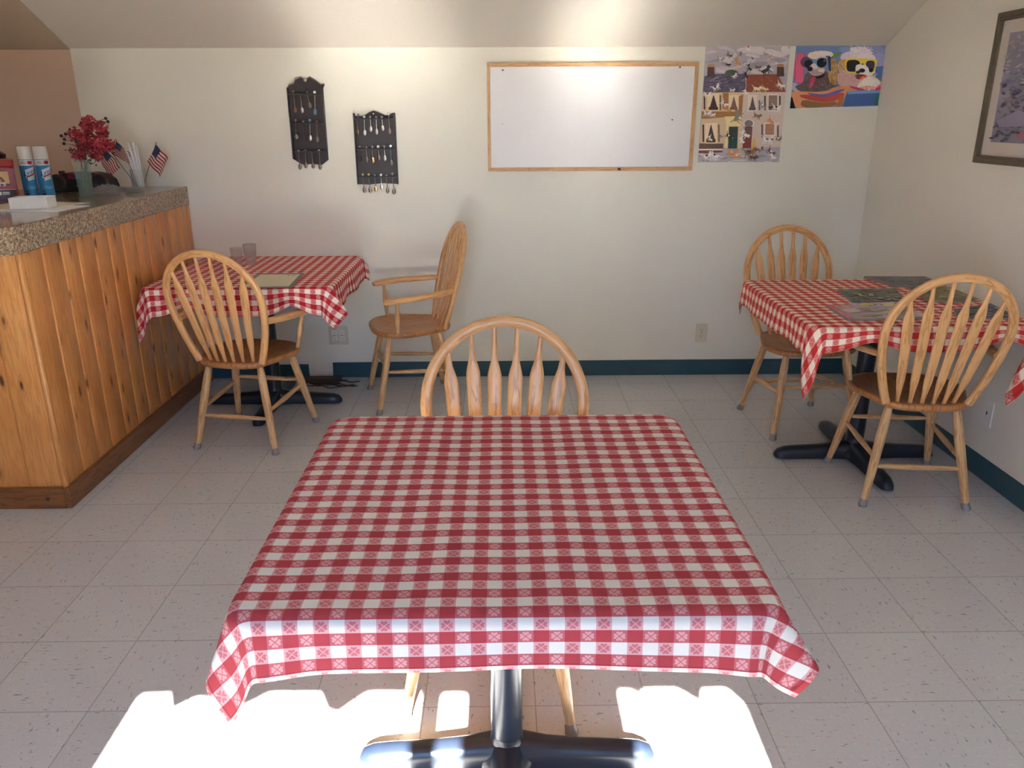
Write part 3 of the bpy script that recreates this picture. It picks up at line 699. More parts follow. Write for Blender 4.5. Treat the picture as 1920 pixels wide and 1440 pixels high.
for x, y, z, c, rot, c2 in ((460, 190, 34, DB, .7, GY), (590, 182, 24, BR_, -1.2, None), (548, 255, 50, TN, 1.2, None), (445, 295, 30, BK, .3, None), (685, 318, 40, BK, 1.4, GY), (778, 325, 34, BR_, .2, DB), (865, 365, 60, ink(56, 56, 60), -.5, None), (722, 225, 18, DB, .6, None), (865, 180, 26, GY, .6, None),
        (935, 225, 30, TN, 1.1, WH), (360, 235, 46, GY, .2, WH), (675, 130, 22, WH, .5, None), (520, 420, 32, WH, -.6, None), (645, 400, 36, BK, 1.5, None), (305, 545, 46, WH, -.4, BK), (490, 575, 30, WH, .1, TN), (640, 590, 34, WH, 1.1, None), (765, 560, 50, ink(214, 200, 170), .1, None), (850, 560, 40, ink(200, 170, 120), .5, WH),
        (1030, 520, 46, WH, .6, None), (215, 620, 40, WH, 0, BK), (205, 830, 44, WH, .1, GY), (270, 850, 28, WH, 0, None), (400, 720, 44, WH, .8, BR_), (435, 790, 36, TN, .7, None), (825, 740, 42, GY, 1.3, WH), (985, 770, 52, WH, .2, BK), (915, 770, 24, BK, 0, None), (765, 860, 46, BR_, .35, GY), (540, 880, 70, ink(128, 122, 108), -1.2, None),
        (920, 920, 48, OR, .9, None), (980, 950, 30, WH, .4, OR), (235, 1110, 34, WH, 1.4, GY), (445, 1090, 44, BK, .7, WH), (625, 1060, 56, WH, 1.0, GY), (590, 1130, 40, WH, 1.3, None), (880, 1135, 60, WH, .1, ink(110, 100, 92)), (930, 1130, 18, BK, 0, None), (1000, 1130, 30, DB, .3, WH),
        (480, 1280, 62, OR, .1, ink(206, 164, 112)), (530, 1320, 46, OR, .3, WH), (675, 1280, 78, ink(134, 98, 70), -.1, DB), (710, 1340, 50, DB, .2, BR_), (800, 1245, 36, ink(120, 60, 46), -.4, WH), (915, 1270, 50, ink(94, 58, 48), .9, WH), (930, 1320, 40, WH, 1.1, None), (200, 1320, 58, WH, -.4, DB), (280, 1310, 50, WH, .7, BK), (345, 1090, 30, GY, .6, BK), (1040, 1110, 24, DB, .9, WH)):
    pr.animal(x, y, z, c, rot, c2)
pr.ell(673, 105, 10, 9, ink(170, 40, 46))
pr.m.build('picture', M['print'], pa, smooth=0, fixn=False)

# poster of two white dogs in sunglasses
pb_ = thing('dog_poster', 'unframed poster of two fluffy white dogs in sunglasses on a beach towel', 'poster', (1.86, YB, 1.732))
Pm = sheet_map((125, 150), (1740, 95), (1610, 1255), (35, 1300), 1.617 - 1.86, 2.112 - 1.86, 1.566 - 1.732, 1.893 - 1.732, -.0052)
MB().box(-.243, -.0052, -.166, .252, -.0005, .161).build('backing', M['paper'], pb_, smooth=0)
pr = Print(Pm, True)
pr.poly([(125, 150), (1740, 95), (1610, 1255), (35, 1300)], ink(104, 124, 166))
for cx, cy, rx, ry, c in ((1400, 300, 330, 180, (128, 136, 176)), (1600, 420, 160, 130, (140, 144, 184)), (1050, 240, 160, 60, (120, 136, 176))): pr.ell(cx, cy, rx, ry, ink(*c), 20, 0, .05)
pr.poly([(1540, 540), (1700, 530), (1675, 760), (1500, 740)], ink(72, 100, 156)); pr.poly([(1540, 740), (1680, 760), (1670, 800), (1560, 780)], ink(140, 110, 96))
pr.poly([(118, 285), (300, 290), (330, 420), (280, 560), (270, 860), (80, 810)], ink(188, 78, 118))
for i in range(5): pr.poly([(130 + 28 * i, 300), (140 + 28 * i, 300), (150 + 26 * i, 820), (136 + 26 * i, 820)], ink(212, 112, 140))
pr.poly([(60, 830), (140, 830), (260, 960), (240, 1030), (55, 960)], ink(170, 160, 176))
pr.poly([(300, 620), (700, 600), (860, 860), (900, 900), (620, 985), (250, 1020), (90, 890), (270, 840)], ink(96, 80, 84))
for _ in range(60):
    x, y = random.uniform(290, 820), random.uniform(690, 950); pr.ell(x, y, 26, 7, ink(*random.choice([(120, 96, 96), (70, 56, 60), (140, 112, 112)])), 8, random.uniform(.6, 1.6))
pr.ell(300, 450, 95, 100, ink(92, 60, 84), 18, 0, .08)
pr.ell(560, 330, 235, 78, ink(222, 198, 196), 22, -.05, .05); pr.ell(420, 330, 90, 50, ink(214, 196, 178), 16, 0, .08); pr.ell(640, 300, 110, 40, ink(232, 206, 208), 16)
pr.poly([(720, 400), (870, 395), (880, 870), (760, 865), (700, 700)], ink(176, 142, 92))
for _ in range(46):
    x, y = random.uniform(740, 860), random.uniform(420, 820); pr.poly([(x, y), (x + 9, y), (x + 5, y + random.uniform(50, 110)), (x - 3, y + 60)], ink(*random.choice([(206, 184, 142), (150, 104, 52), (214, 200, 172), (128, 92, 60)])))
pr.poly([(335, 520), (430, 455), (520, 545), (650, 560), (640, 640), (600, 690), (430, 705), (335, 610)], ink(176, 158, 164)); pr.ell(500, 640, 110, 50, ink(158, 138, 140), 16, .1); pr.ell(580, 610, 60, 26, ink(206, 184, 156), 12)
pr.ell(585, 465, 112, 104, ink(112, 146, 182), 20); pr.ell(585, 468, 90, 86, ink(24, 24, 32), 20); pr.ell(640, 420, 24, 40, ink(80, 86, 84), 12, .4); pr.ell(352, 485, 92, 84, ink(56, 70, 96), 20); pr.ell(350, 488, 78, 72, ink(28, 26, 36), 20)
pr.poly([(410, 420), (480, 400), (500, 450), (430, 470)], ink(108, 142, 176)); pr.poly([(690, 380), (745, 370), (760, 620), (715, 610)], ink(44, 58, 86))
pr.poly([(430, 470), (470, 480), (520, 560), (480, 580), (400, 560), (345, 555)], ink(196, 182, 188)); pr.ell(378, 578, 50, 44, ink(32, 28, 36), 16)
pr.poly([(560, 700), (650, 640), (640, 720), (540, 760), (450, 740)], ink(48, 34, 38)); pr.poly([(395, 730), (490, 715), (475, 800), (420, 910), (360, 910), (380, 820)], ink(178, 66, 104)); pr.poly([(430, 800), (450, 805), (400, 920), (375, 925)], ink(214, 96, 90))
pr.poly([(735, 395), (790, 325), (925, 258), (935, 290), (855, 372)], ink(88, 128, 66)); pr.ell(700, 365, 50, 22, ink(40, 32, 44), 12, .3)
pr.poly([(870, 600), (1200, 650), (1500, 680), (1650, 800), (1650, 965), (1300, 965), (880, 900)], ink(190, 156, 154))
pr.ell(1290, 310, 200, 130, ink(208, 198, 210), 24, .1, .07); pr.ell(1080, 350, 170, 90, ink(198, 188, 204), 20, -.2, .08); pr.ell(1420, 420, 140, 120, ink(212, 202, 214), 20, .2, .06); pr.ell(1400, 620, 150, 90, ink(222, 212, 208), 20); pr.ell(960, 540, 90, 120, ink(184, 158, 160), 16)
pr.poly([(900, 430), (1010, 400), (1020, 600), (920, 590)], ink(190, 146, 82)); pr.ell(1180, 240, 100, 50, ink(222, 214, 224), 14, .2, .1)
pr.poly([(990, 395), (1200, 385), (1590, 405), (1575, 470), (1545, 640), (1470, 665), (1380, 620), (1345, 495), (1290, 485), (1262, 620), (1190, 662), (1015, 645)], ink(222, 188, 78))
pr.poly([(1035, 425), (1180, 412), (1268, 440), (1278, 560), (1225, 628), (1060, 632), (1028, 560)], ink(26, 24, 32)); pr.poly([(1370, 445), (1480, 425), (1540, 455), (1530, 590), (1460, 632), (1392, 590)], ink(70, 64, 78)); pr.ell(1470, 605, 45, 35, ink(34, 30, 38), 14)
pr.poly([(1195, 500), (1340, 495), (1430, 560), (1445, 670), (1310, 705), (1190, 640)], ink(236, 230, 226)); pr.ell(1310, 610, 58, 38, ink(28, 26, 34), 16); pr.ell(1240, 640, 40, 30, ink(60, 46, 56), 12); pr.ell(1318, 495, 16, 14, ink(40, 30, 34))
pr.poly([(1185, 700), (1240, 670), (1400, 690), (1385, 745), (1250, 775), (1195, 745)], ink(96, 50, 54)); pr.poly([(1265, 742), (1330, 700), (1412, 712), (1375, 752), (1285, 770)], ink(226, 82, 62))
pr.poly([(1240, 860), (1400, 715), (1500, 715), (1645, 800), (1645, 850), (1560, 945), (1240, 965)], ink(238, 210, 202)); pr.poly([(1260, 900), (1500, 880), (1560, 930), (1500, 970), (1260, 970)], ink(214, 132, 124)); pr.poly([(1550, 920), (1650, 850), (1655, 960), (1530, 975)], ink(196, 46, 82))
pr.poly([(45, 985), (300, 990), (640, 1000), (800, 915), (1010, 875), (1280, 975), (1060, 995), (1010, 1080), (980, 1265), (45, 1310), (60, 1100)], ink(196, 136, 98)); pr.poly([(1080, 880), (1250, 920), (1400, 965), (1280, 975), (1120, 930)], ink(176, 62, 104))
pr.poly([(180, 1040), (640, 1060), (1000, 1000), (1000, 1080), (860, 1160), (620, 1200), (240, 1110)], ink(168, 72, 62)); pr.poly([(230, 1125), (620, 1205), (870, 1165), (870, 1265), (230, 1300)], ink(116, 92, 62))
pr.poly([(310, 1005), (640, 1050), (900, 955), (1040, 945), (860, 1045), (640, 1095), (400, 1055)], ink(94, 84, 152)); pr.poly([(930, 1080), (1000, 1080), (975, 1262), (860, 1262)], ink(150, 96, 66))
pr.poly([(1060, 988), (1640, 972), (1608, 1256), (985, 1274)], ink(66, 92, 148)); pr.poly([(1070, 985), (1640, 970), (1636, 1020), (1060, 1040)], ink(112, 150, 196)); pr.poly([(1555, 1040), (1625, 1030), (1612, 1252), (1545, 1252)], ink(46, 98, 92)); pr.poly([(35, 1090), (70, 1090), (135, 1300), (35, 1310)], ink(22, 22, 28))
def fur(n_, cx, cy, rx, ry, cols, sd, ln=46):
    rnd = random.Random(sd)
    for _ in range(n_):
        a = rnd.uniform(0, 6.28); q_ = sqrt(rnd.random()); x, y = cx + rx * q_ * cos(a), cy + ry * q_ * sin(a); t_ = math.atan2((y - cy) / ry, (x - cx) / rx) + rnd.uniform(-.5, .5); L_ = ln * rnd.uniform(.5, 1); w_ = 7
        pr.poly([(x, y), (x + L_ * .5 * cos(t_) - w_ * sin(t_), y + L_ * .5 * sin(t_) + w_ * cos(t_)), (x + L_ * cos(t_), y + L_ * sin(t_)), (x + L_ * .5 * cos(t_) + w_ * sin(t_), y + L_ * .5 * sin(t_) - w_ * cos(t_))], ink(*rnd.choice(cols)))
fur(110, 1290, 270, 190, 95, [(226, 216, 228), (196, 184, 204), (214, 204, 216), (236, 228, 234)], 1); fur(50, 560, 315, 200, 45, [(232, 214, 210), (206, 182, 176), (220, 200, 190)], 2, 36)
fur(110, 1050, 770, 140, 110, [(180, 146, 144), (196, 164, 160), (168, 134, 134), (200, 172, 166)], 3); fur(80, 1450, 850, 160, 95, [(240, 216, 208), (228, 198, 190), (244, 228, 220), (216, 180, 170)], 4, 60); fur(90, 540, 870, 270, 95, [(88, 70, 74), (112, 92, 92), (122, 102, 100), (76, 62, 66)], 5)
fur(40, 930, 600, 60, 120, [(190, 160, 120), (206, 190, 176), (160, 120, 70)], 6, 60); fur(26, 1500, 680, 60, 40, [(240, 234, 228), (214, 204, 200)], 7, 30)
pr.m.build('picture', M['gloss_print'], pb_, smooth=0, fixn=False)
MB().box(-.006, -.007, -.01, .006, -.0055, .012).build('tape', M['ivory'], pb_, smooth=0, loc=(.06, 0, .156), rot=(0, -.5, 0))

# white board covered with paper sheets
wb = thing('notice_board', 'wide blank white board with a thin pale wood frame on the back wall', 'board', (.507, YB, 1.52))
x0, x1, z0, z1 = -.584, .582, -.288, .288; fwid = .021
f = MB()
f.box(x0, -.018, z1 - fwid, x1, 0, z1); f.box(x0, -.018, z0, x1, 0, z0 + fwid); f.box(x0, -.018, z0 + fwid, x0 + fwid * .8, 0, z1 - fwid); f.box(x1 - fwid, -.018, z0 + fwid, x1, 0, z1 - fwid)
f.build('frame', M['pine_frame'], wb, smooth=0, bevel=.002, label='pale pine frame')
MB().box(x0 + .01, -.010, z0 + .01, x1 - .01, -.001, z1 - .01).build('board', M['paper'], wb, smooth=0)
MB().box(x0 + .018, -.0112, -.062, x1 - .028, -.0101, z1 - .022).build('paper_sheet', M['paper'], wb, smooth=0)
MB().box(x0 + .018, -.0106, z0 + .022, x1 - .026, -.01005, -.02).build('paper_sheet', M['paper'], wb, smooth=0)
for x, z, c in ((-.497, .250, 'black'), (.478, .262, 'black'), (.452, -.012, 'bronze'), (-.5, -.03, 'ivory')):
    MB().tube([(x, -.010, z), (x, -.0155, z), (x, -.017, z)], [.0045, .004, .002], 10).build('push_pin', M[c], wb)
MB().box(.155, -.0188, z0 + .004, .172, -.018, z0 + .016).build('stain', M['slot'], wb, smooth=0)
for x, z in ((-.35, z1 - .01), (-.35, z0 + .01), (.46, z1 - .01)): MB().tube([(x, -.0178, z), (x, -.0186, z)], .003, 8).build('screw', M['tarnish'], wb)

# framed landscape on the right wall
fp = thing('framed_picture', 'framed landscape print in a dark beaded frame on the right wall', 'picture', (XR, 3.24, 1.63))
y0, y1, z0, z1 = -.37, .37, -.302, .302; fwid = .034
def bead(a, b):
    m = MB(); n = 8; a, b = Vector(a), Vector(b); m.tube([a.lerp(b, i / 40) for i in range(41)], [.0032 + .0012 * (i % 2) for i in range(41)], 6); return m
fr = MB()
to = lambda a, b, h: (h, a, b)
for poly in ([(y0, z0), (y1, z0), (y1 - fwid, z0 + fwid), (y0 + fwid, z0 + fwid)], [(y1, z0), (y1, z1), (y1 - fwid, z1 - fwid), (y1 - fwid, z0 + fwid)], [(y1, z1), (y0, z1), (y0 + fwid, z1 - fwid), (y1 - fwid, z1 - fwid)], [(y0, z1), (y0, z0), (y0 + fwid, z0 + fwid), (y0 + fwid, z1 - fwid)]):
    fr.prism(poly, -.026, -.0005, to)
plain('frame_wood', (98, 88, 72), 0.45, noise=.3)
fo = fr.build('frame', _pl['frame_wood'], fp, smooth=0, bevel=.003)
g = fwid * .78
for a, b in (((-.0275, y0 + g, z0 + g), (-.0275, y1 - g, z0 + g)), ((-.0275, y1 - g, z0 + g), (-.0275, y1 - g, z1 - g)), ((-.0275, y1 - g, z1 - g), (-.0275, y0 + g, z1 - g)), ((-.0275, y0 + g, z1 - g), (-.0275, y0 + g, z0 + g))):
    bead(a, b).build('beading', _pl['frame_wood'], fo, smooth=60)
MB().box(-.012, y0 + .02, z0 + .02, -.002, y1 - .02, z1 - .02).build('mat_board', plain('mat_board', (206, 194, 182), 0.7), fp, smooth=0)
pr = Print(lambda u, v, k: (-.0122 - .00002 * k, y1 - fwid - .055 - u * (y1 - y0 - 2 * fwid - .11), z1 - fwid - .05 - v * (z1 - z0 - 2 * fwid - .105)))
pr.poly([(0, 0), (1, 0), (1, 1), (0, 1)], ink(92, 88, 112)); random.seed(5)
for _ in range(420):
    u, v = random.random() * .96 + .02, random.random() * .96 + .02
    b = [(150, 136, 150), (168, 150, 158), (104, 104, 132), (76, 74, 100), (88, 70, 84), (70, 60, 76), (60, 58, 84)]
    c = b[min(6, max(0, int(v * 6 + random.uniform(-.8, .8))))]
    pr.ell(u, v, .03, .012, ink(*c, 1.1), 7, random.uniform(-.5, .5), .3)
pr.poly([(0.05, .80), (.3, .70), (.55, .78), (.5, .84), (.1, .86)], ink(120, 112, 132)); pr.ell(.42, .93, .10, .03, ink(140, 80, 96)); pr.ell(.8, .6, .12, .2, ink(62, 70, 74))
pr.m.build('picture', M['print'], fp, smooth=0, fixn=False)
gl = plain('picture_glass', (255, 255, 255), 0.03, alpha=0.10)
MB().box(-.0165, y0 + .028, z0 + .028, -.0155, y1 - .028, z1 - .028).build('glass_pane', gl, fp, smooth=0)

# outlets
def outlet(name, label, loc, gangs, axis, blank=False, mats=('ivory', 'white_plastic')):
    t = thing(name, label, 'outlet', loc); wd = .072 + .046 * (gangs - 1); h = .115
    to = (lambda a, b, d: (a, -d, b)) if axis == 'y' else (lambda a, b, d: (-d, -a, b))
    def rr(w_, h_, r_, cx=0, cz=0):
        P = []
        for sx, sz, a0 in ((1, 1, 0), (-1, 1, 90), (-1, -1, 180), (1, -1, 270)):
            for k in range(5):
                a = radians(a0 + 22.5 * k); P.append((cx + sx * (w_ / 2 - r_) + r_ * cos(a), cz + sz * (h_ / 2 - r_) + r_ * sin(a)))
        return P
    MB().prism(rr(wd, h, .005), 0, .0055, to).build('cover_plate', M[mats[0]], t, smooth=0, bevel=.0012)
    for gi in range(gangs):
        cx = (gi - (gangs - 1) / 2) * .046
        if blank:
            MB().prism(rr(.008, .016, .003, cx, 0), .0055, .0058, to).build('switch_slot', M['slot'], t, smooth=0); continue
        for cz in (-.0195, .0195):
            rc_ = MB().prism(rr(.034, .029, .011, cx, cz), .0054, .0068, to).build('receptacle', M[mats[1]], t, smooth=0)
            m = MB()
            for dx, w_, hh in ((-.0065, .0022, .009), (.0065, .0022, .0075)): m.prism(rr(w_, hh, .0008, cx + dx, cz + .003), .0067, .0070, to)
            m.prism(rr(.005, .005, .0022, cx, cz - .008), .0067, .0070, to); m.build('slots', M['slot'], rc_, smooth=0)
        MB().prism(rr(.006, .006, .0028, cx, 0), .0055, .0064, to).build('screw', M['tarnish'], t, smooth=0)
    return t
outlet('wall_outlet', 'double wide outlet plate with four sockets, below the left spoon racks', (-1.003, YB, .268), 2, 'y')
outlet('wall_outlet', 'ivory single outlet plate with two sockets on the back wall', (1.216, YB, .268), 1, 'y', mats=('ivory', 'ivory'))
outlet('wall_plate', 'small white wall plate low on the right wall behind the armchair', (XR, 3.195, .295), 1, 'x', True, ('white_plastic', 'white_plastic'))

# ------------------------------------------------------------------ spoon racks and spoons
def to_wall(a, b, d): return (a, -d, b)
ra = thing('spoon_rack', 'dark wooden spoon rack with an arched top, the higher narrower one with twelve spoons', 'rack', (-1.08, YB, 1.50), group='dark spoon racks')
oa = [(-.098, -.195), (-.098, .188), (-.085, .197), (-.06, .206), (-.05, .226), (-.02, .235), (.004, .220), (.028, .235), (.06, .216), (.086, .196), (.108, .199), (.098, .182), (.098, -.20), (.06, -.228), (0, -.222), (-.04, -.228), (-.07, -.215)]
MB().prism(oa, .001, .012, to_wall).build('backboard', M['rack'], ra, smooth=0, bevel=.002)
for sx in (-1, 1): MB().prism([(sx * .098, -.195), (sx * .090, -.195), (sx * .090, .183), (sx * .098, .183)], .001, .032, to_wall).build('side_rail', M['rack'], ra, smooth=0, bevel=.002)
for z in (.148, -.005, -.155): MB().box(-.090, -.036, z - .004, .090, -.012, z + .004).build('slotted_shelf', M['rack'], ra, smooth=0, bevel=.001)
MB().lathe([(.001, -.001), (.010, 0), (.011, .004), (.006, .008), (.001, .009)], n=14, mat=Matrix.Translation((.004, -.012, .222)) @ Matrix.Rotation(pi / 2, 4, 'X')).build('knob', M['silver'], ra)
arc = [(-.09, .197), (-.06, .210), (-.05, .230), (-.02, .238), (.004, .223), (.028, .238), (.06, .219), (.086, .199), (.106, .202)]
MB().tube([(a, -.008, b) for a, b in arc], .004, 8).build('crest_edge', M['tarnish'], ra)
rb = thing('spoon_rack', 'dark wooden spoon rack with a low peaked top, the lower wider one with eighteen spoons', 'rack', (-.710, YB, 1.36), group='dark spoon racks')
ob = [(-.114, -.195), (-.114, .190), (-.110, .176), (-.06, .173), (-.026, .195), (-.002, .203), (.022, .195), (.064, .175), (.110, .192), (.118, .190), (.118, -.195), (.03, -.190), (-.05, -.198)]
MB().prism(ob, .001, .012, to_wall).build('backboard', M['rack'], rb, smooth=0, bevel=.002)
for sx, xx in ((-1, -.114), (1, .118)): MB().prism([(xx, -.195), (xx - sx * .008, -.195), (xx - sx * .008, .188), (xx, .188)], .001, .032, to_wall).build('side_rail', M['rack'], rb, smooth=0, bevel=.002)
for z in (.160, -.003, -.155): MB().box(-.106, -.036, z - .004, .110, -.012, z + .004).build('slotted_shelf', M['rack'], rb, smooth=0, bevel=.001)
MB().tube([(-.002, -.012, .186), (-.002, -.016, .186)], .004, 10).build('nail', M['silver'], rb)
plain('blue_enamel', (96, 140, 182), 0.25); plain('yellow_enamel', (196, 190, 104), 0.3); plain('white_enamel', (236, 234, 230), 0.25)
SPOONS = [
 (-1.142,1.668,-1.139,1.551,'bronze','tarnish'),(-1.103,1.656,-1.103,1.550,'silver','black'),(-1.070,1.676,-1.055,1.576,'tarnish','black'),(-1.025,1.663,-1.032,1.540,'blue','white_enamel'),
 (-1.142,1.518,-1.149,1.413,'tarnish','tarnish'),(-1.101,1.510,-1.102,1.400,'rack','tarnish'),(-1.064,1.518,-1.071,1.403,'silver','blue_enamel'),(-1.026,1.510,-1.032,1.395,'tarnish','bronze'),
 (-1.141,1.351,-1.141,1.247,'tarnish','silver'),(-1.102,1.356,-1.108,1.254,'tarnish','tarnish'),(-1.065,1.359,-1.067,1.253,'tarnish','slot'),(-1.026,1.356,-1.028,1.246,'tarnish','yellow_enamel'),
 (-0.793,1.545,-0.804,1.430,'bronze','tarnish'),(-0.762,1.534,-0.764,1.430,'silver','silver'),(-0.728,1.534,-0.729,1.450,'silver','tarnish'),(-0.695,1.532,-0.697,1.435,'silver','tarnish'),(-0.664,1.534,-0.662,1.453,'silver','tarnish'),(-0.626,1.549,-0.623,1.438,'tarnish','silver'),
 (-0.797,1.376,-0.800,1.290,'slot','tarnish'),(-0.759,1.371,-0.761,1.284,'tarnish','tarnish'),(-0.726,1.376,-0.727,1.282,'gold','tarnish'),(-0.693,1.375,-0.692,1.295,'tarnish','white_enamel'),(-0.659,1.378,-0.658,1.292,'silver','tarnish'),(-0.624,1.378,-0.623,1.268,'tarnish','silver'),
 (-0.789,1.224,-0.785,1.117,'tarnish','yellow_enamel'),(-0.756,1.224,-0.753,1.118,'tarnish','yellow_enamel'),(-0.722,1.221,-0.720,1.122,'gold','tarnish'),(-0.687,1.221,-0.686,1.134,'silver','silver'),(-0.655,1.218,-0.654,1.114,'tarnish','tarnish'),(-0.621,1.229,-0.618,1.108,'tarnish','tarnish')]
ORD = ['leftmost', 'second from left', 'third from left', 'fourth from left', 'fifth from left', 'rightmost']
for i, (xa, za, xb, zb, bm_, fm) in enumerate(SPOONS):
    hi = i < 12; per = 4 if hi else 6; k = i if hi else i - 12; row = ('top', 'middle', 'bottom')[k // per]; pos = k % per
    o_ = 'rightmost' if pos == per - 1 else ORD[pos]; rk = 'higher narrow rack' if hi else 'lower wide rack'
    kind = {'bronze': 'brown bronze', 'gold': 'gold bowled', 'blue': 'blue bowled', 'tarnish': 'dull grey', 'silver': 'shiny silver', 'rack': 'dark', 'slot': 'dark'}[bm_]
    cz = za - .02; sp = thing('souvenir_spoon', '%s spoon, %s in the %s row of the %s' % (kind, o_, row, rk), 'spoon', ((xa + xb) / 2, YB - .032, (za + zb) / 2), group='souvenir spoons on the dark racks')
    ax, az, bx, bz = xa - (xa + xb) / 2, (za - zb) / 2, xb - (xa + xb) / 2, (zb - za) / 2
    bl_ = .034 if not (i == 4) else .028; bw = .0095 if i != 4 else .0135
    L = az - bz; d = Vector((bx - ax, 0, bz - az)).normalized(); A_ = Vector((ax, 0, az)); B_ = Vector((bx, 0, bz))
    bc = B_ - d * bl_ * .5; hm = 'tarnish' if bm_ in ('tarnish', 'bronze', 'gold') else ('silver' if bm_ in ('silver', 'blue') else 'rack')
    m = MB(); m.tube([A_ + d * .008, A_ + d * (L * .35), bc - d * bl_ * .42], [.0026, .0020, .0026], 6, ry=.0013, side=(1, 0, 0)); m.build('handle', M[hm], sp)
    m = MB(); pts = []; rr_ = []
    for g_ in range(9): th = -1 + 2 * g_ / 8; pts.append(bc + d * bl_ * .5 * th + Vector((0, .004 * (1 - th * th), 0))); rr_.append(max(.0008, bw * sqrt(max(0, 1 - th * th)) * (1.0 + .12 * th)))
    m.tube(pts, rr_, 12, ry=[max(.0006, r_ * .28) for r_ in rr_], side=(1, 0, 0)); m.build('bowl', _pl['blue_enamel'] if bm_ == 'blue' else M[bm_], sp)
    m = MB(); r_ = .0072 if fm in ('white_enamel', 'silver', 'blue_enamel') else .006
    m.lathe([(.0005, -.0012), (r_, -.001), (r_ * 1.1, 0), (r_, .001), (.0005, .0014)], n=12, mat=Matrix.Translation(A_ + d * .004) @ Matrix.Rotation(pi / 2, 4, 'X')); m.build('finial', _pl.get(fm, M.get(fm)), sp)

# ------------------------------------------------------------------ things on the counter
ZC = 1.1585
def glass(name, rgb, alpha): return plain(name, rgb, 0.05, spec=0.6, alpha=alpha)
# coffee box
cb = thing('coffee_canister', 'big red plastic coffee tub with yellow label, at the left end of the counter', 'canister', (-2.362, 3.812, ZC), .54)
red_p = plain('red_plastic', (150, 34, 30), 0.35)
def rrect(w_, h_, r_):
    return [(sx * (w_ / 2 - r_) + r_ * cos(radians(a0 + 22.5 * k)), sy * (h_ / 2 - r_) + r_ * sin(radians(a0 + 22.5 * k))) for sx, sy, a0 in ((1, 1, 0), (-1, 1, 90), (-1, -1, 180), (1, -1, 270)) for k in range(5)]
MB().prism(rrect(.175, .15, .018), 0, .160).build('tub', red_p, cb, smooth=30, bevel=.002)
MB().prism(rrect(.182, .157, .02), .160, .190).build('lid', plain('lid_red', (168, 48, 44), 0.4), cb, smooth=30, bevel=.003)
lb = MB(); k_ = -.0758
def fq(a0, b0, a1, b1, c, l): lb.poly([(a0, k_ - l * .0003, b0), (a1, k_ - l * .0003, b0), (a1, k_ - l * .0003, b1), (a0, k_ - l * .0003, b1)], col=c)
fq(-.085, .0, .085, .152, lin(146, 30, 28), 0); fq(-.08, .085, .060, .140, lin(208, 160, 70), 1); fq(-.08, .078, .060, .085, lin(90, 20, 20), 1); fq(-.075, .004, .080, .058, lin(64, 34, 30), 1); fq(-.075, .058, .080, .061, lin(210, 170, 140), 2)
fq(.0, .036, .020, .050, lin(206, 196, 176), 3); fq(.024, .044, .052, .049, lin(206, 196, 176), 3); fq(.024, .037, .052, .041, lin(206, 196, 176), 3)
lb.poly([(x, k_ - .0008, z) for x, z in [(.012 + .030 * cos(a * pi / 8), .092 + .030 * sin(a * pi / 8)) for a in range(9)]], col=lin(120, 44, 26)); lb.poly([(x, k_ - .0010, z) for x, z in [(.012 + .020 * cos(a * pi / 8), .092 + .022 * sin(a * pi / 8)) for a in range(9)]], col=lin(214, 120, 44))
text_mesh(lb, 'Folgers', .036, lambda a, b, d: (a - .008, k_ - .0016, b + .086), col=lin(238, 224, 210))
lb.build('label', M['gloss_print'], cb, smooth=0, fixn=False)
jr = thing('round_jar', 'dark maroon round jar standing behind the red coffee tub', 'jar', (-2.50, 4.03, ZC))
MB().lathe([(.06, 0), (.085, .01), (.095, .08), (.09, .15), (.07, .19)], n=28).build('body', plain('maroon', (60, 24, 26), 0.3), jr)
MB().lathe([(.072, .188), (.074, .205), (.05, .222), (.01, .228)], n=28).build('lid', _pl['maroon'], jr)
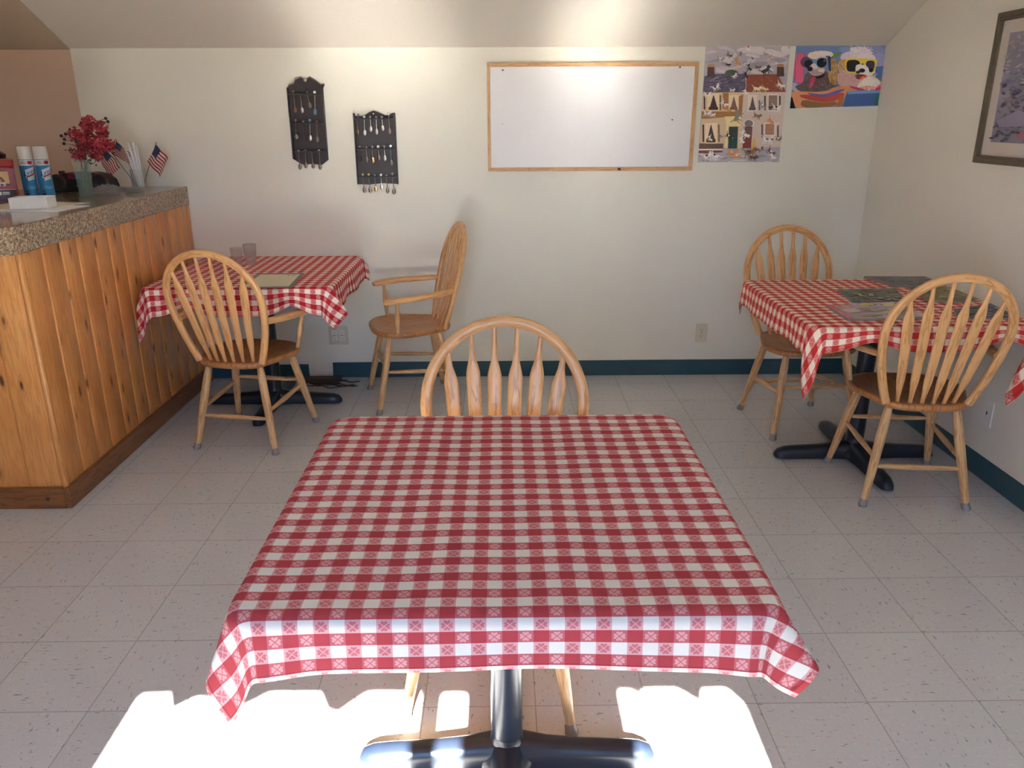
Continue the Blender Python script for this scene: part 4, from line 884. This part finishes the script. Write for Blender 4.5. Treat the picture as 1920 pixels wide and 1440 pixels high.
# spray cans
def spray_can(x, y, rz, label):
    t = thing('spray_can', label, 'can', (x, y, ZC), rz, group='disinfectant spray cans on the counter')
    blue = plain('can_blue', (58, 142, 196), 0.3)
    MB().lathe([(.029, 0), (.0325, .003), (.0325, .150), (.0325, .176), (.031, .181), (.0305, .182)], n=36).build('can', blue, t)
    c = MB().lathe([(.0312, .181), (.0315, .184), (.0298, .238), (.0285, .241), (.001, .241)], n=36).build('cap', M['white_plastic'], t, smooth=40)
    R_ = .0330
    def cyl(a, b, d): return (R_ * sin(a / R_) * (1 + d * 30), -R_ * cos(a / R_) * (1 + d * 30), b)
    m = MB()
    def strip(a0, b0, a1, b1, c, l, n=10, sk=0.0, sk2=None):
        sk2 = sk if sk2 is None else sk2
        for i in range(n):
            u0, u1 = a0 + (a1 - a0) * i / n, a0 + (a1 - a0) * (i + 1) / n
            m.poly([cyl(u0, b0 + (u0 - a0) * sk, l * .0004), cyl(u1, b0 + (u1 - a0) * sk, l * .0004), cyl(u1, b1 + (u1 - a0) * sk2, l * .0004), cyl(u0, b1 + (u0 - a0) * sk2, l * .0004)], col=c)
    full = pi * R_
    strip(-full, .152, full, .179, lin(232, 232, 236), 0, 36)
    text_mesh(m, 'KILLS', .013, lambda a, b, d: cyl(a - .004, b + .166, .0012), col=lin(40, 46, 110)); strip(.010, .158, .030, .174, lin(196, 60, 72), 1, 4)
    strip(-.008, .092, .036, .132, lin(222, 230, 240), 1, 8, .35)
    text_mesh(m, 'Lysol', .030, lambda a, b, d: cyl(a + .014, b + .122 + a * .35, .0014), col=lin(34, 44, 120), shear=.2)
    strip(-.006, .094, .034, .101, lin(200, 46, 60), 2, 8, .42)
    strip(-.002, .080, .030, .094, lin(206, 226, 206), 1, 6, .25, .42)
    for k in range(3):
        for i in range(9):
            a0, a1 = -.4 - i * .26, -.4 - (i + 1) * .26; r0 = .024 - .006 * k
            m.poly([cyl(.012 + r0 * cos(a), .060 + r0 * .8 * sin(a) + q_, .001) for a, q_ in ((a0, 0), (a1, 0), (a1, .0022), (a0, .0022))], col=lin(150, 204, 232))
    strip(-.022, .012, -.008, .034, lin(30, 60, 110), 1, 3)
    text_mesh(m, '12', .010, lambda a, b, d: cyl(a - .015, b + .026, .0014), col=lin(226, 232, 240))
    m.build('label', M['gloss_print'], t, smooth=0, fixn=False)
spray_can(-2.328, 4.035, .42, 'blue and white disinfectant spray can beside the red coffee tub')
spray_can(-2.255, 4.045, .50, 'blue and white disinfectant spray can nearer the flower vase')
# papers and white tray box
def paper(name, label, quad, z, th, mat, cat='paper', group=None):
    c = Vector((sum(p[0] for p in quad) / 4, sum(p[1] for p in quad) / 4, z)); m = MB(); m.prism([(p[0] - c.x, p[1] - c.y) for p in quad], 0, th)
    return tag(m.build(name, mat, smooth=0, loc=c), label, cat, group)
p0 = paper('menu_sheet', 'laminated white sheet at the bottom, under the white basket', [(-1.838, 3.61), (-1.86, 3.37), (-2.36, 3.40), (-2.32, 3.66)], ZC, .002, M['paper'])
p1 = paper('menu_sheet', 'laminated sheet lying on top of the other, pointing at the vase', [(-1.885, 3.705), (-1.97, 3.45), (-2.30, 3.50), (-2.22, 3.80)], ZC + .0022, .0025, M['ivory'])
tb = thing('paper_basket', 'small white slotted plastic box on laminated sheets near the spray cans', 'box', (-2.025, 3.505, ZC + .0048), .18)
wbx = MB(); W2, D2, H2 = .075, .055, .046
for (a0, b0, a1, b1) in ((-W2, -D2, W2, -D2 + .002), (-W2, D2 - .002, W2, D2), (-W2, -D2 + .002, -W2 + .002, D2 - .002), (W2 - .002, -D2 + .002, W2, D2 - .002)): wbx.box(a0, b0, 0, a1, b1, H2)
wbx.box(-W2, -D2, 0, W2, D2, .002); wbx.build('box', M['white_plastic'], tb, smooth=0, bevel=.0015)
MB().box(-W2 + .003, -D2 + .003, .002, W2 - .003, D2 - .003, .036).build('card_stack', M['paper'], tb, smooth=0)
rib = MB()
for k in range(13): rib.box(-W2 + .008 + k * .0112, -D2 - .0014, .004, -W2 + .012 + k * .0112, -D2, .034)
rib.build('rib', M['white_plastic'], tb, smooth=0)
# boombox
bx = thing('portable_radio', 'black portable radio with red trim and a blue display behind the vase', 'radio', (-2.215, 4.335, ZC), .06)
bd = MB(); prof = [(-.155, .0), (-.16, .03), (-.150, .062), (-.120, .088), (-.07, .100), (.07, .100), (.120, .088), (.150, .062), (.16, .03), (.155, .0)]
bd.prism(prof, -.06, .06, to=lambda a, b, h: (a, h, b)).build('body', M['black'], bx, smooth=30, bevel=.008)
for sx in (-1, 1):
    cx = sx * .105; mtx = Matrix.Translation((cx, -.06, .048)) @ Matrix.Rotation(pi / 2, 4, 'X')
    MB().lathe([(.044, -.01), (.044, .010), (.038, .014), (.034, .010), (.012, .004), (.010, .008), (.001, .010)], n=28, mat=mtx).build('speaker', plain('speaker_grey', (44, 42, 48), 0.5), bx)
    MB().tube([(cx + .046 * cos(a * pi / 8), -.066, .048 + .046 * sin(a * pi / 8)) for a in range(9)], .0022, 6).build('red_trim', plain('dark_red', (120, 24, 26), 0.3), bx)
MB().box(-.052, -.064, .070, .052, -.058, .097).build('display_bezel', _pl['dark_red'], bx, smooth=0, bevel=.002)
MB().box(-.022, -.0655, .074, .024, -.0641, .090).build('display', plain('lcd_blue', (72, 84, 138), 0.2), bx, smooth=0)
MB().lathe([(.016, 0), (.016, .012), (.013, .016), (.001, .016)], c=(-.105, .0, .092), n=20).build('knob', M['black'], bx)
m = MB(); m.lathe([(.001, 0), (.012, 0), (.013, .002), (.001, .003)], n=20, mat=Matrix.Translation((0, -.062, .036)) @ Matrix.Rotation(pi / 2, 4, 'X') @ Matrix.Diagonal((1.2, .6, 1, 1))); m.build('badge', M['silver'], bx)
# vase with flowers
vs = thing('flower_vase', 'tapered greenish glass vase holding crimson blossoms on the counter', 'vase', (-2.062, 4.04, ZC))
gg = glass('green_glass', (176, 208, 196), 0.15)
MB().lathe([(.001, .002), (.030, .0), (.033, .004), (.0345, .05), (.038, .11), (.044, .178), (.0425, .178), (.036, .11), (.032, .05), (.029, .012), (.001, .011)], n=36).build('glass', gg, vs, smooth=50)
MB().lathe([(.001, .012), (.029, .013), (.032, .05), (.0345, .088), (.001, .088)], n=30).build('water', glass('green_water', (116, 160, 140), 0.22), vs)
fl_ = thing('blossom_bouquet', 'bunch of crimson crape myrtle blossoms with dark leaves in the green vase', 'flowers', (-2.062, 4.04, ZC + .014))
CL = [(-1.965, 1.508, .036), (-1.925, 1.490, .034), (-2.0, 1.492, .030), (-1.915, 1.462, .022), (-2.05, 1.452, .034), (-2.02, 1.432, .034), (-1.985, 1.436, .030), (-2.03, 1.400, .032), (-1.925, 1.418, .034), (-1.90, 1.405, .028), (-1.945, 1.395, .028), (-2.075, 1.370, .030), (-2.05, 1.352, .024), (-1.985, 1.372, .028), (-1.972, 1.352, .022), (-2.005, 1.400, .026)]
stem_m = plain('stem_brown', (74, 60, 44), 0.6); leaf_m = plain('dark_leaf', (58, 62, 40), 0.5); pinks = [plain('petal_crimson', (164, 40, 56), 0.6), plain('petal_rose', (200, 74, 90), 0.6), plain('petal_dark', (112, 26, 36), 0.6)]
random.seed(21); B0 = Vector((-2.062, 4.04, ZC + .014))
CL = [(x - .016, z, r_) for x, z, r_ in CL]
for k, (x, z, r_) in enumerate(CL):
    yy = random.uniform(-.035, .035); c = Vector((x, 4.04 + yy, z)) - B0
    if k % 2 == 0: MB().tube([(random.uniform(-.02, .02), random.uniform(-.02, .02), .003), (c.x * .25, c.y * .3, .15), (c.x * .7, c.y * .7, c.z * .8), tuple(c)], [.0022, .002, .0016, .001], 6).build('stem', stem_m, fl_)
    m = MB()
    for q_ in range(int(30 + 850 * r_)):
        dv = Vector((random.gauss(0, 1), random.gauss(0, 1), random.gauss(0, 1))).normalized() * r_ * random.uniform(.45, 1.0); p = c + dv; n_ = dv.normalized(); mi = random.choice((0, 0, 1, 1, 2))
        a = n_.orthogonal().normalized(); b = n_.cross(a)
        for pt in range(3):
            th = random.uniform(0, 6.28); d1 = (a * cos(th) + b * sin(th)); d2 = (a * cos(th + .9) + b * sin(th + .9)); s_ = random.uniform(.008, .014)
            m.poly([p, p + d1 * s_ + n_ * s_ * .5, p + (d1 + d2) * s_ * .75 + n_ * s_ * .2, p + d2 * s_ + n_ * s_ * .6], mi=mi)
    m.build('blossom_cluster', pinks, fl_, smooth=0, fixn=False)
m = MB()
for _ in range(46):
    x, z, r_ = random.choice(CL); p = Vector((x, 4.04, z)) - B0 + Vector((random.uniform(-.045, .045), random.uniform(-.04, .02), random.uniform(-.05, .02)))
    d1 = Vector((random.uniform(-1, 1), random.uniform(-1, .3), random.uniform(-.6, .8))).normalized(); s_ = random.uniform(.012, .022); w_ = d1.orthogonal().normalized() * s_ * .3
    m.poly([p, p + d1 * s_ * .5 + w_, p + d1 * s_, p + d1 * s_ * .5 - w_])
m.build('leaves', leaf_m, fl_, smooth=0, fixn=False)
for x, z in ((-2.130, 1.448), (-2.118, 1.432), (-2.124, 1.412), (-2.108, 1.456), (-1.903, 1.527), (-1.895, 1.512)):
    o_ = MB().blob(tuple(Vector((x, 4.03, z)) - B0), (.008, .008, .008), 5).build('seed_pod', plain('dark_pod', (60, 34, 46), 0.6), fl_)
for (x0_, z0_, x1_, z1_) in ((-2.03, 1.40, -2.122, 1.430), (-2.06, 1.42, -2.130, 1.448), (-2.06, 1.425, -2.108, 1.456), (-2.05, 1.39, -2.124, 1.412), (-1.95, 1.49, -1.895, 1.512), (-1.95, 1.50, -1.903, 1.527)):
    MB().tube([Vector((x0_, 4.03, z0_)) - B0, Vector(((x0_ + x1_) / 2, 4.03, (z0_ + z1_) / 2 + .006)) - B0, Vector((x1_, 4.03, z1_)) - B0], .0012, 5).build('stem', stem_m, fl_)
m = MB()
for x, z in ((-2.095, 1.395), (-2.105, 1.375), (-2.085, 1.38)): m.blob(tuple(Vector((x, 4.06, z)) - B0), (.020, .012, .018), 6, jit=.25)
m.build('dried_petals', plain('pale_petals', (196, 178, 160), 0.7), fl_)
# jar of straws and small flags
jg = thing('utensil_jar', 'clear glass jar of white wrapped straws at the back end of the counter', 'jar', (-1.998, 4.50, ZC))
MB().lathe([(.001, .001), (.034, 0), (.038, .004), (.040, .06), (.040, .105), (.0385, .105), (.038, .06), (.035, .008), (.001, .007)], n=30).build('glass', glass('clear_glass', (205, 205, 200), 0.22), jg, smooth=50)
SB = Vector((-1.998, 4.50, ZC + .009)); random.seed(4)
for k, (bx_, by_, tx, ty, L_, r_) in enumerate(((.015, 0, -.045, -.01, .205, .0055), (.02, .01, -.03, .0, .235, .0055), (.012, -.01, -.018, -.02, .225, .006), (.008, .012, -.006, .01, .240, .0055), (.014, -.004, .002, -.012, .232, .0062), (.02, .006, .012, .005, .218, .0055), (.024, -.004, .018, -.008, .196, .005), (.004, -.014, -.034, -.018, .19, .005))):
    m = MB(); a = Vector((bx_, by_, 0)); b = Vector((tx, ty, L_)); m.tube([a.lerp(b, g_) for g_ in (0, .02, .5, .97, 1)], [r_ * .6, r_, r_ * 1.05, r_, r_ * .5], 8)
    tag(m.build('wrapped_straw', M['paper'], loc=SB), 'white paper wrapped straw standing in the clear jar on the counter', 'straw', 'white wrapped straws in the jar')
def flag(label, base, top, TL, TR, BRr, BL, seed, flip=False):
    base, top, TL, TR, BRr, BL = [Vector(p) for p in (base, top, TL, TR, BRr, BL)]
    t = thing('small_flag', label, 'flag', base, group='small stick flags in the jar'); rnd = random.Random(seed)
    MB().tube([Vector((0, 0, 0)), top - base], .0016, 6).build('stick', M['slot'], t); MB().blob(tuple(top - base), (.0035, .0035, .0045), 6).build('finial', M['gold'], t)
    m = MB(); NX, NY = 20, 13; vv = {}
    nrm = (TR - TL).cross(BL - TL).normalized()
    def P(u, v, l=0):
        p = TL.lerp(TR, u).lerp(BL.lerp(BRr, u), v); return p - base + nrm * (.006 * sin(u * 9 + seed) * (.4 + u) + .003 * sin(v * 5 + u * 4)) + Vector((0, -.0002 * l, 0))
    for i in range(NX):
        for j in range(13):
            u0, u1, v0, v1 = i / NX, (i + 1) / NX, j / 13, (j + 1) / 13
            canton = u1 <= .41 and j < 7; c = lin(44, 50, 98) if canton else (lin(160, 32, 44) if j % 2 == 0 else lin(222, 208, 200))
            m.poly([P(u0, v0), P(u1, v0), P(u1, v1), P(u0, v1)], col=c)
    for r_ in range(9):
        for c_ in range(6 if r_ % 2 == 0 else 5):
            u = (.035 + .068 * c_ + (.034 if r_ % 2 else 0)) * .98; v = (r_ + .75) / 9.5 * 7 / 13; q_ = P(u, v, 3); s_ = .0014
            ex = (TR - TL).normalized(); ey = (BL - TL).normalized()
            m.poly([q_ + ex * s_ * (1 if k % 2 == 0 else .45) * cos(k * pi / 5) + ey * s_ * (1 if k % 2 == 0 else .45) * sin(k * pi / 5) for k in range(10)], col=lin(214, 208, 210))
    m.build('cloth', M['print'], t, smooth=0, fixn=False)
JB = (-2.005, 4.50, ZC + .01)
flag('small American flag on the right of the jar, spread to the right', (-1.985, 4.51, ZC + .01), (-1.873, 4.50, 1.402), (-1.878, 4.498, 1.392), (-1.806, 4.47, 1.318), (-1.866, 4.47, 1.222), (-1.938, 4.505, 1.303), 1)
flag('small American flag hanging lowest, just right of the flower vase', (-2.0, 4.48, ZC + .01), (-2.118, 4.44, 1.392), (-2.128, 4.438, 1.378), (-2.042, 4.41, 1.275), (-2.116, 4.40, 1.220), (-2.158, 4.44, 1.315), 3)
flag('small American flag behind the lowest one, its top tucked against the straws', (-2.0, 4.52, ZC + .01), (-2.090, 4.50, 1.418), (-2.088, 4.498, 1.408), (-2.018, 4.49, 1.345), (-2.030, 4.49, 1.292), (-2.122, 4.50, 1.345), 6)
# bag, lids and tray
m = MB(); random.seed(8); N = 14
for j in range(N + 1):
    for i in range(N + 1):
        u, v = i / N - .5, j / N - .5; e = max(0, 1 - (u * u + v * v) * 4); m.v.append((u * .18, v * .13, .003 + .048 * e ** .7 * (.6 + .5 * random.random()) * (1 - .5 * u)))
for j in range(N):
    for i in range(N): a = j * (N + 1) + i; m.face([a, a + 1, a + N + 2, a + N + 1])
tag(m.build('plastic_bag', glass('clear_film', (190, 190, 194), 0.30), smooth=180, loc=(-2.02, 4.185, ZC), fixn=False), 'crumpled clear plastic bag lying between the vase and the radio', 'bag')
for k in range(4):  # loose clear lids in a short stack
    m = MB().lathe([(.001, .001), (.036, .001), (.043, .003), (.044, .005), (.040, .0058), (.034, .0035), (.001, .003)], n=28)
    tag(m.build('plastic_lid', glass('lid_film', (200, 200, 198), 0.4), loc=(-1.945 + .002 * (k % 2), 4.30, ZC + .0062 * k), smooth=50), 'shallow clear plastic lid, %s in the short stack by the straw jar' % ('lowest', 'second from the bottom', 'second from the top', 'topmost')[k], 'dish', 'clear lids stacked on the counter')
dt = MB().prism(rrect(.12, .09, .012), 0, .010); tag(dt.build('black_tray', M['black'], loc=(-2.08, 4.425, ZC), bevel=.002), 'flat black tray lying in front of the straw jar', 'tray')
cy = MB(); cy.tube([(.03 * cos(a), .03 * sin(a), .006 + .001 * a) for a in [k * .35 for k in range(22)]], .004, 8); tag(cy.build('coiled_cord', M['black'], loc=(-2.19, 4.12, ZC)), 'dark coiled cord beside the right spray can', 'cord')

# ------------------------------------------------------------------ things on the tables
ZT = .7562
pm = thing('placemat', 'cream paper placemat with a dark grey green border on the left table', 'placemat', (-1.144, 3.88, ZT + .001))
q4 = [(-1.271 + 1.144, 4.096 - 3.88), (-1.031 + 1.144, 4.103 - 3.88), (-1.008 + 1.144, 3.752 - 3.88), (-1.267 + 1.144, 3.742 - 3.88)]
q4 = [(-.127, .216), (.113, .223), (.137, -.150), (-.123, -.160)]
def inset(q, f): cx, cy = sum(p[0] for p in q) / 4, sum(p[1] for p in q) / 4; return [(cx + (p[0] - cx) * f, cy + (p[1] - cy) * f) for p in q]
m = MB(); m.prism(q4, 0, .0012); m.build('border', plain('mat_border', (92, 96, 84), 0.4), pm, smooth=0)
m = MB(); m.poly([(a, b, .0016) for a, b in inset(q4, .84)], col=lin(222, 212, 180))
random.seed(3)
for k in range(14):
    a = random.uniform(.03, .09); b = .165 + random.uniform(-.02, .012); m.poly([(a + .006 * cos(t_) , b + .004 * sin(t_), .0020 + k * .00001) for t_ in [i * 1.05 for i in range(6)]], col=lin(96, 104, 84))
m.build('print', M['print'], pm, smooth=0, fixn=False)
tum = plain('smoky_plastic', (206, 190, 190), 0.12, alpha=0.24)
def tumbler(x, y, h, r_, label):
    t = thing('tumbler', label, 'cup', (x, y, ZT), group='clear tumblers on the left table')
    MB().lathe([(.001, .001), (r_ * .80, 0), (r_ * .82, .006), (r_ * .86, h * .5), (r_ * .93, h * .52), (r_, h), (r_ * .95, h), (r_ * .88, h * .52), (r_ * .80, h * .5), (r_ * .76, .008), (.001, .008)], n=32).build('cup', tum, t, smooth=50)
    MB().lathe([(r_ * .985, h - .002), (r_ * 1.02, h - .001), (r_ * 1.0, h + .001), (r_ * .96, h)], n=32).build('rim', tum, t)
tumbler(-1.392, 4.375, .112, .036, 'smoky clear tumbler, the taller one farther from the counter')
tumbler(-1.452, 4.325, .100, .032, 'pale clear tumbler, the shorter one nearer the counter')
def magazine(label, quad, z, th, base, shapes):
    c = Vector((sum(p[0] for p in quad) / 4, sum(p[1] for p in quad) / 4, z)); q_ = [(p[0] - c.x, p[1] - c.y) for p in quad]
    t = thing('magazine', label, 'magazine', c, group='magazines on the right table'); MB().prism(q_, 0, th).build('pages', plain('page_edges', (150, 144, 140), 0.6), t, smooth=0)
    A, B_, C_, D = [Vector((*p, 0)) for p in q_]     # TL TR BR BL
    def P(u, v, k): p = A.lerp(B_, u).lerp(D.lerp(C_, u), v); return (p.x, p.y, th + .0003 + .00003 * k)
    pr = Print(P); pr.poly([(0, 0), (1, 0), (1, 1), (0, 1)], base)
    for f_ in shapes: f_(pr)
    pr.m.build('cover', M['gloss_print'], t, smooth=0, fixn=False)
def blobs(n, cols, seed, box=(0, 0, 1, 1), s=(.12, .08)):
    def f_(pr):
        rnd = random.Random(seed)
        for _ in range(n):
            rx, ry = s[0] * rnd.uniform(.4, 1), s[1] * rnd.uniform(.4, 1); x = rnd.uniform(box[0] + rx, box[2] - rx); y = rnd.uniform(box[1] + ry, box[3] - ry); c = rnd.choice(cols); a = rnd.uniform(-.3, .3)
            pr.poly([(min(1, max(0, x + rx * cos(t_) * rnd.uniform(.7, 1))), min(1, max(0, y + ry * sin(t_) * rnd.uniform(.7, 1)))) for t_ in [i * .7854 for i in range(8)]], lin(*c))
    return f_
magazine('magazine with a dark green cover, left of the others', [(1.555, 3.60), (1.837, 3.613), (1.762, 3.345), (1.513, 3.33)], ZT + .001, .005, lin(70, 74, 60), [blobs(60, [(92, 96, 76), (56, 60, 50), (120, 120, 90), (84, 80, 72)], 1), blobs(8, [(150, 144, 60), (176, 168, 120)], 2, (.15, .3, .6, .7), (.06, .10)), blobs(14, [(150, 140, 132), (128, 116, 108)], 5, (.3, .7, 1, 1), (.1, .06))])
magazine('magazine with a green and gold cover, behind the arrow-back armchair', [(1.90, 3.625), (2.098, 3.615), (2.085, 3.345), (1.845, 3.335)], ZT + .001, .006, lin(140, 130, 78), [blobs(70, [(168, 150, 84), (96, 112, 60), (190, 170, 110), (120, 96, 60), (150, 150, 100)], 7)])
magazine('magazine with a black and white photo cover, at the wall side edge', [(1.80, 3.87), (2.098, 3.855), (2.098, 3.655), (1.85, 3.645)], ZT + .001, .012, lin(50, 44, 48), [blobs(12, [(150, 146, 150), (110, 106, 112)], 4, s=(.14, .10)), blobs(26, [(36, 32, 38), (70, 60, 64), (90, 96, 116)], 9)])
magazine('magazine with a blue and white cover, nearest the right wall corner', [(1.873, 3.18), (2.09, 3.285), (2.055, 3.035), (1.80, 3.02)], ZT + .001, .006, lin(66, 74, 96), [blobs(50, [(90, 110, 150), (150, 150, 156), (44, 46, 66), (120, 116, 90)], 12), blobs(3, [(48, 84, 170)], 13, (.6, 0, 1, .4), (.15, .12))])
def m1(pr):
    pr.poly([(0, 0), (.07, 0), (.07, 1), (0, 1)], lin(206, 90, 124)); pr.poly([(.07, .02), (.98, 0), (1, .30), (.07, .30)], lin(196, 176, 196)); pr.poly([(.42, .04), (.62, .04), (.62, .18), (.42, .18)], lin(206, 190, 70)); pr.poly([(.72, .06), (.98, .06), (.98, .26), (.72, .26)], lin(214, 190, 110))
    pr.ell(.20, .16, .11, .13, lin(196, 150, 100)); pr.ell(.21, .17, .06, .08, lin(222, 184, 160)); pr.ell(.2, .45, .12, .15, lin(226, 190, 186))
magazine('magazine with a pink edged cover of faces, nearest the front table edge', [(1.371, 3.245), (1.70, 3.31), (1.696, 3.045), (1.365, 3.018)], ZT + .001, .009, lin(186, 166, 166), [blobs(60, [(170, 140, 128), (206, 190, 184), (140, 128, 120), (120, 130, 100), (196, 150, 160)], 3, (.07, .3, 1, 1)), m1, blobs(5, [(60, 50, 60)], 6, (.3, .05, .98, .25), (.03, .06))])
# loose cords and a torn strip on the floor under the left table
cd = thing('loose_cords', 'dark loose cords and a torn brown strip on the floor by the left table base', 'cords', (-1.05, 4.52, 0))
random.seed(13)
for k in range(7):
    y = random.uniform(-.04, .10); m = MB(); x0_ = random.uniform(-.16, -.05); x1_ = random.uniform(.06, .2); ph = random.uniform(0, 6)
    m.tube([(x0_ + (x1_ - x0_) * i / 12, y + .018 * sin(i * .7 + ph) - .03 * i / 12, .005 + .012 * abs(sin(i * .5 + ph)) * (1 - i / 12)) for i in range(13)], .0032 if k else .005, 7); m.build('cord', M['slot'] if k % 2 else plain('brown_cord', (70, 52, 46), 0.6), cd)
MB().box(-.17, .03, .001, .06, .09, .028).build('torn_strip', plain('torn_wood', (74, 58, 52), 0.7, noise=.4), cd, smooth=0, bevel=.003)
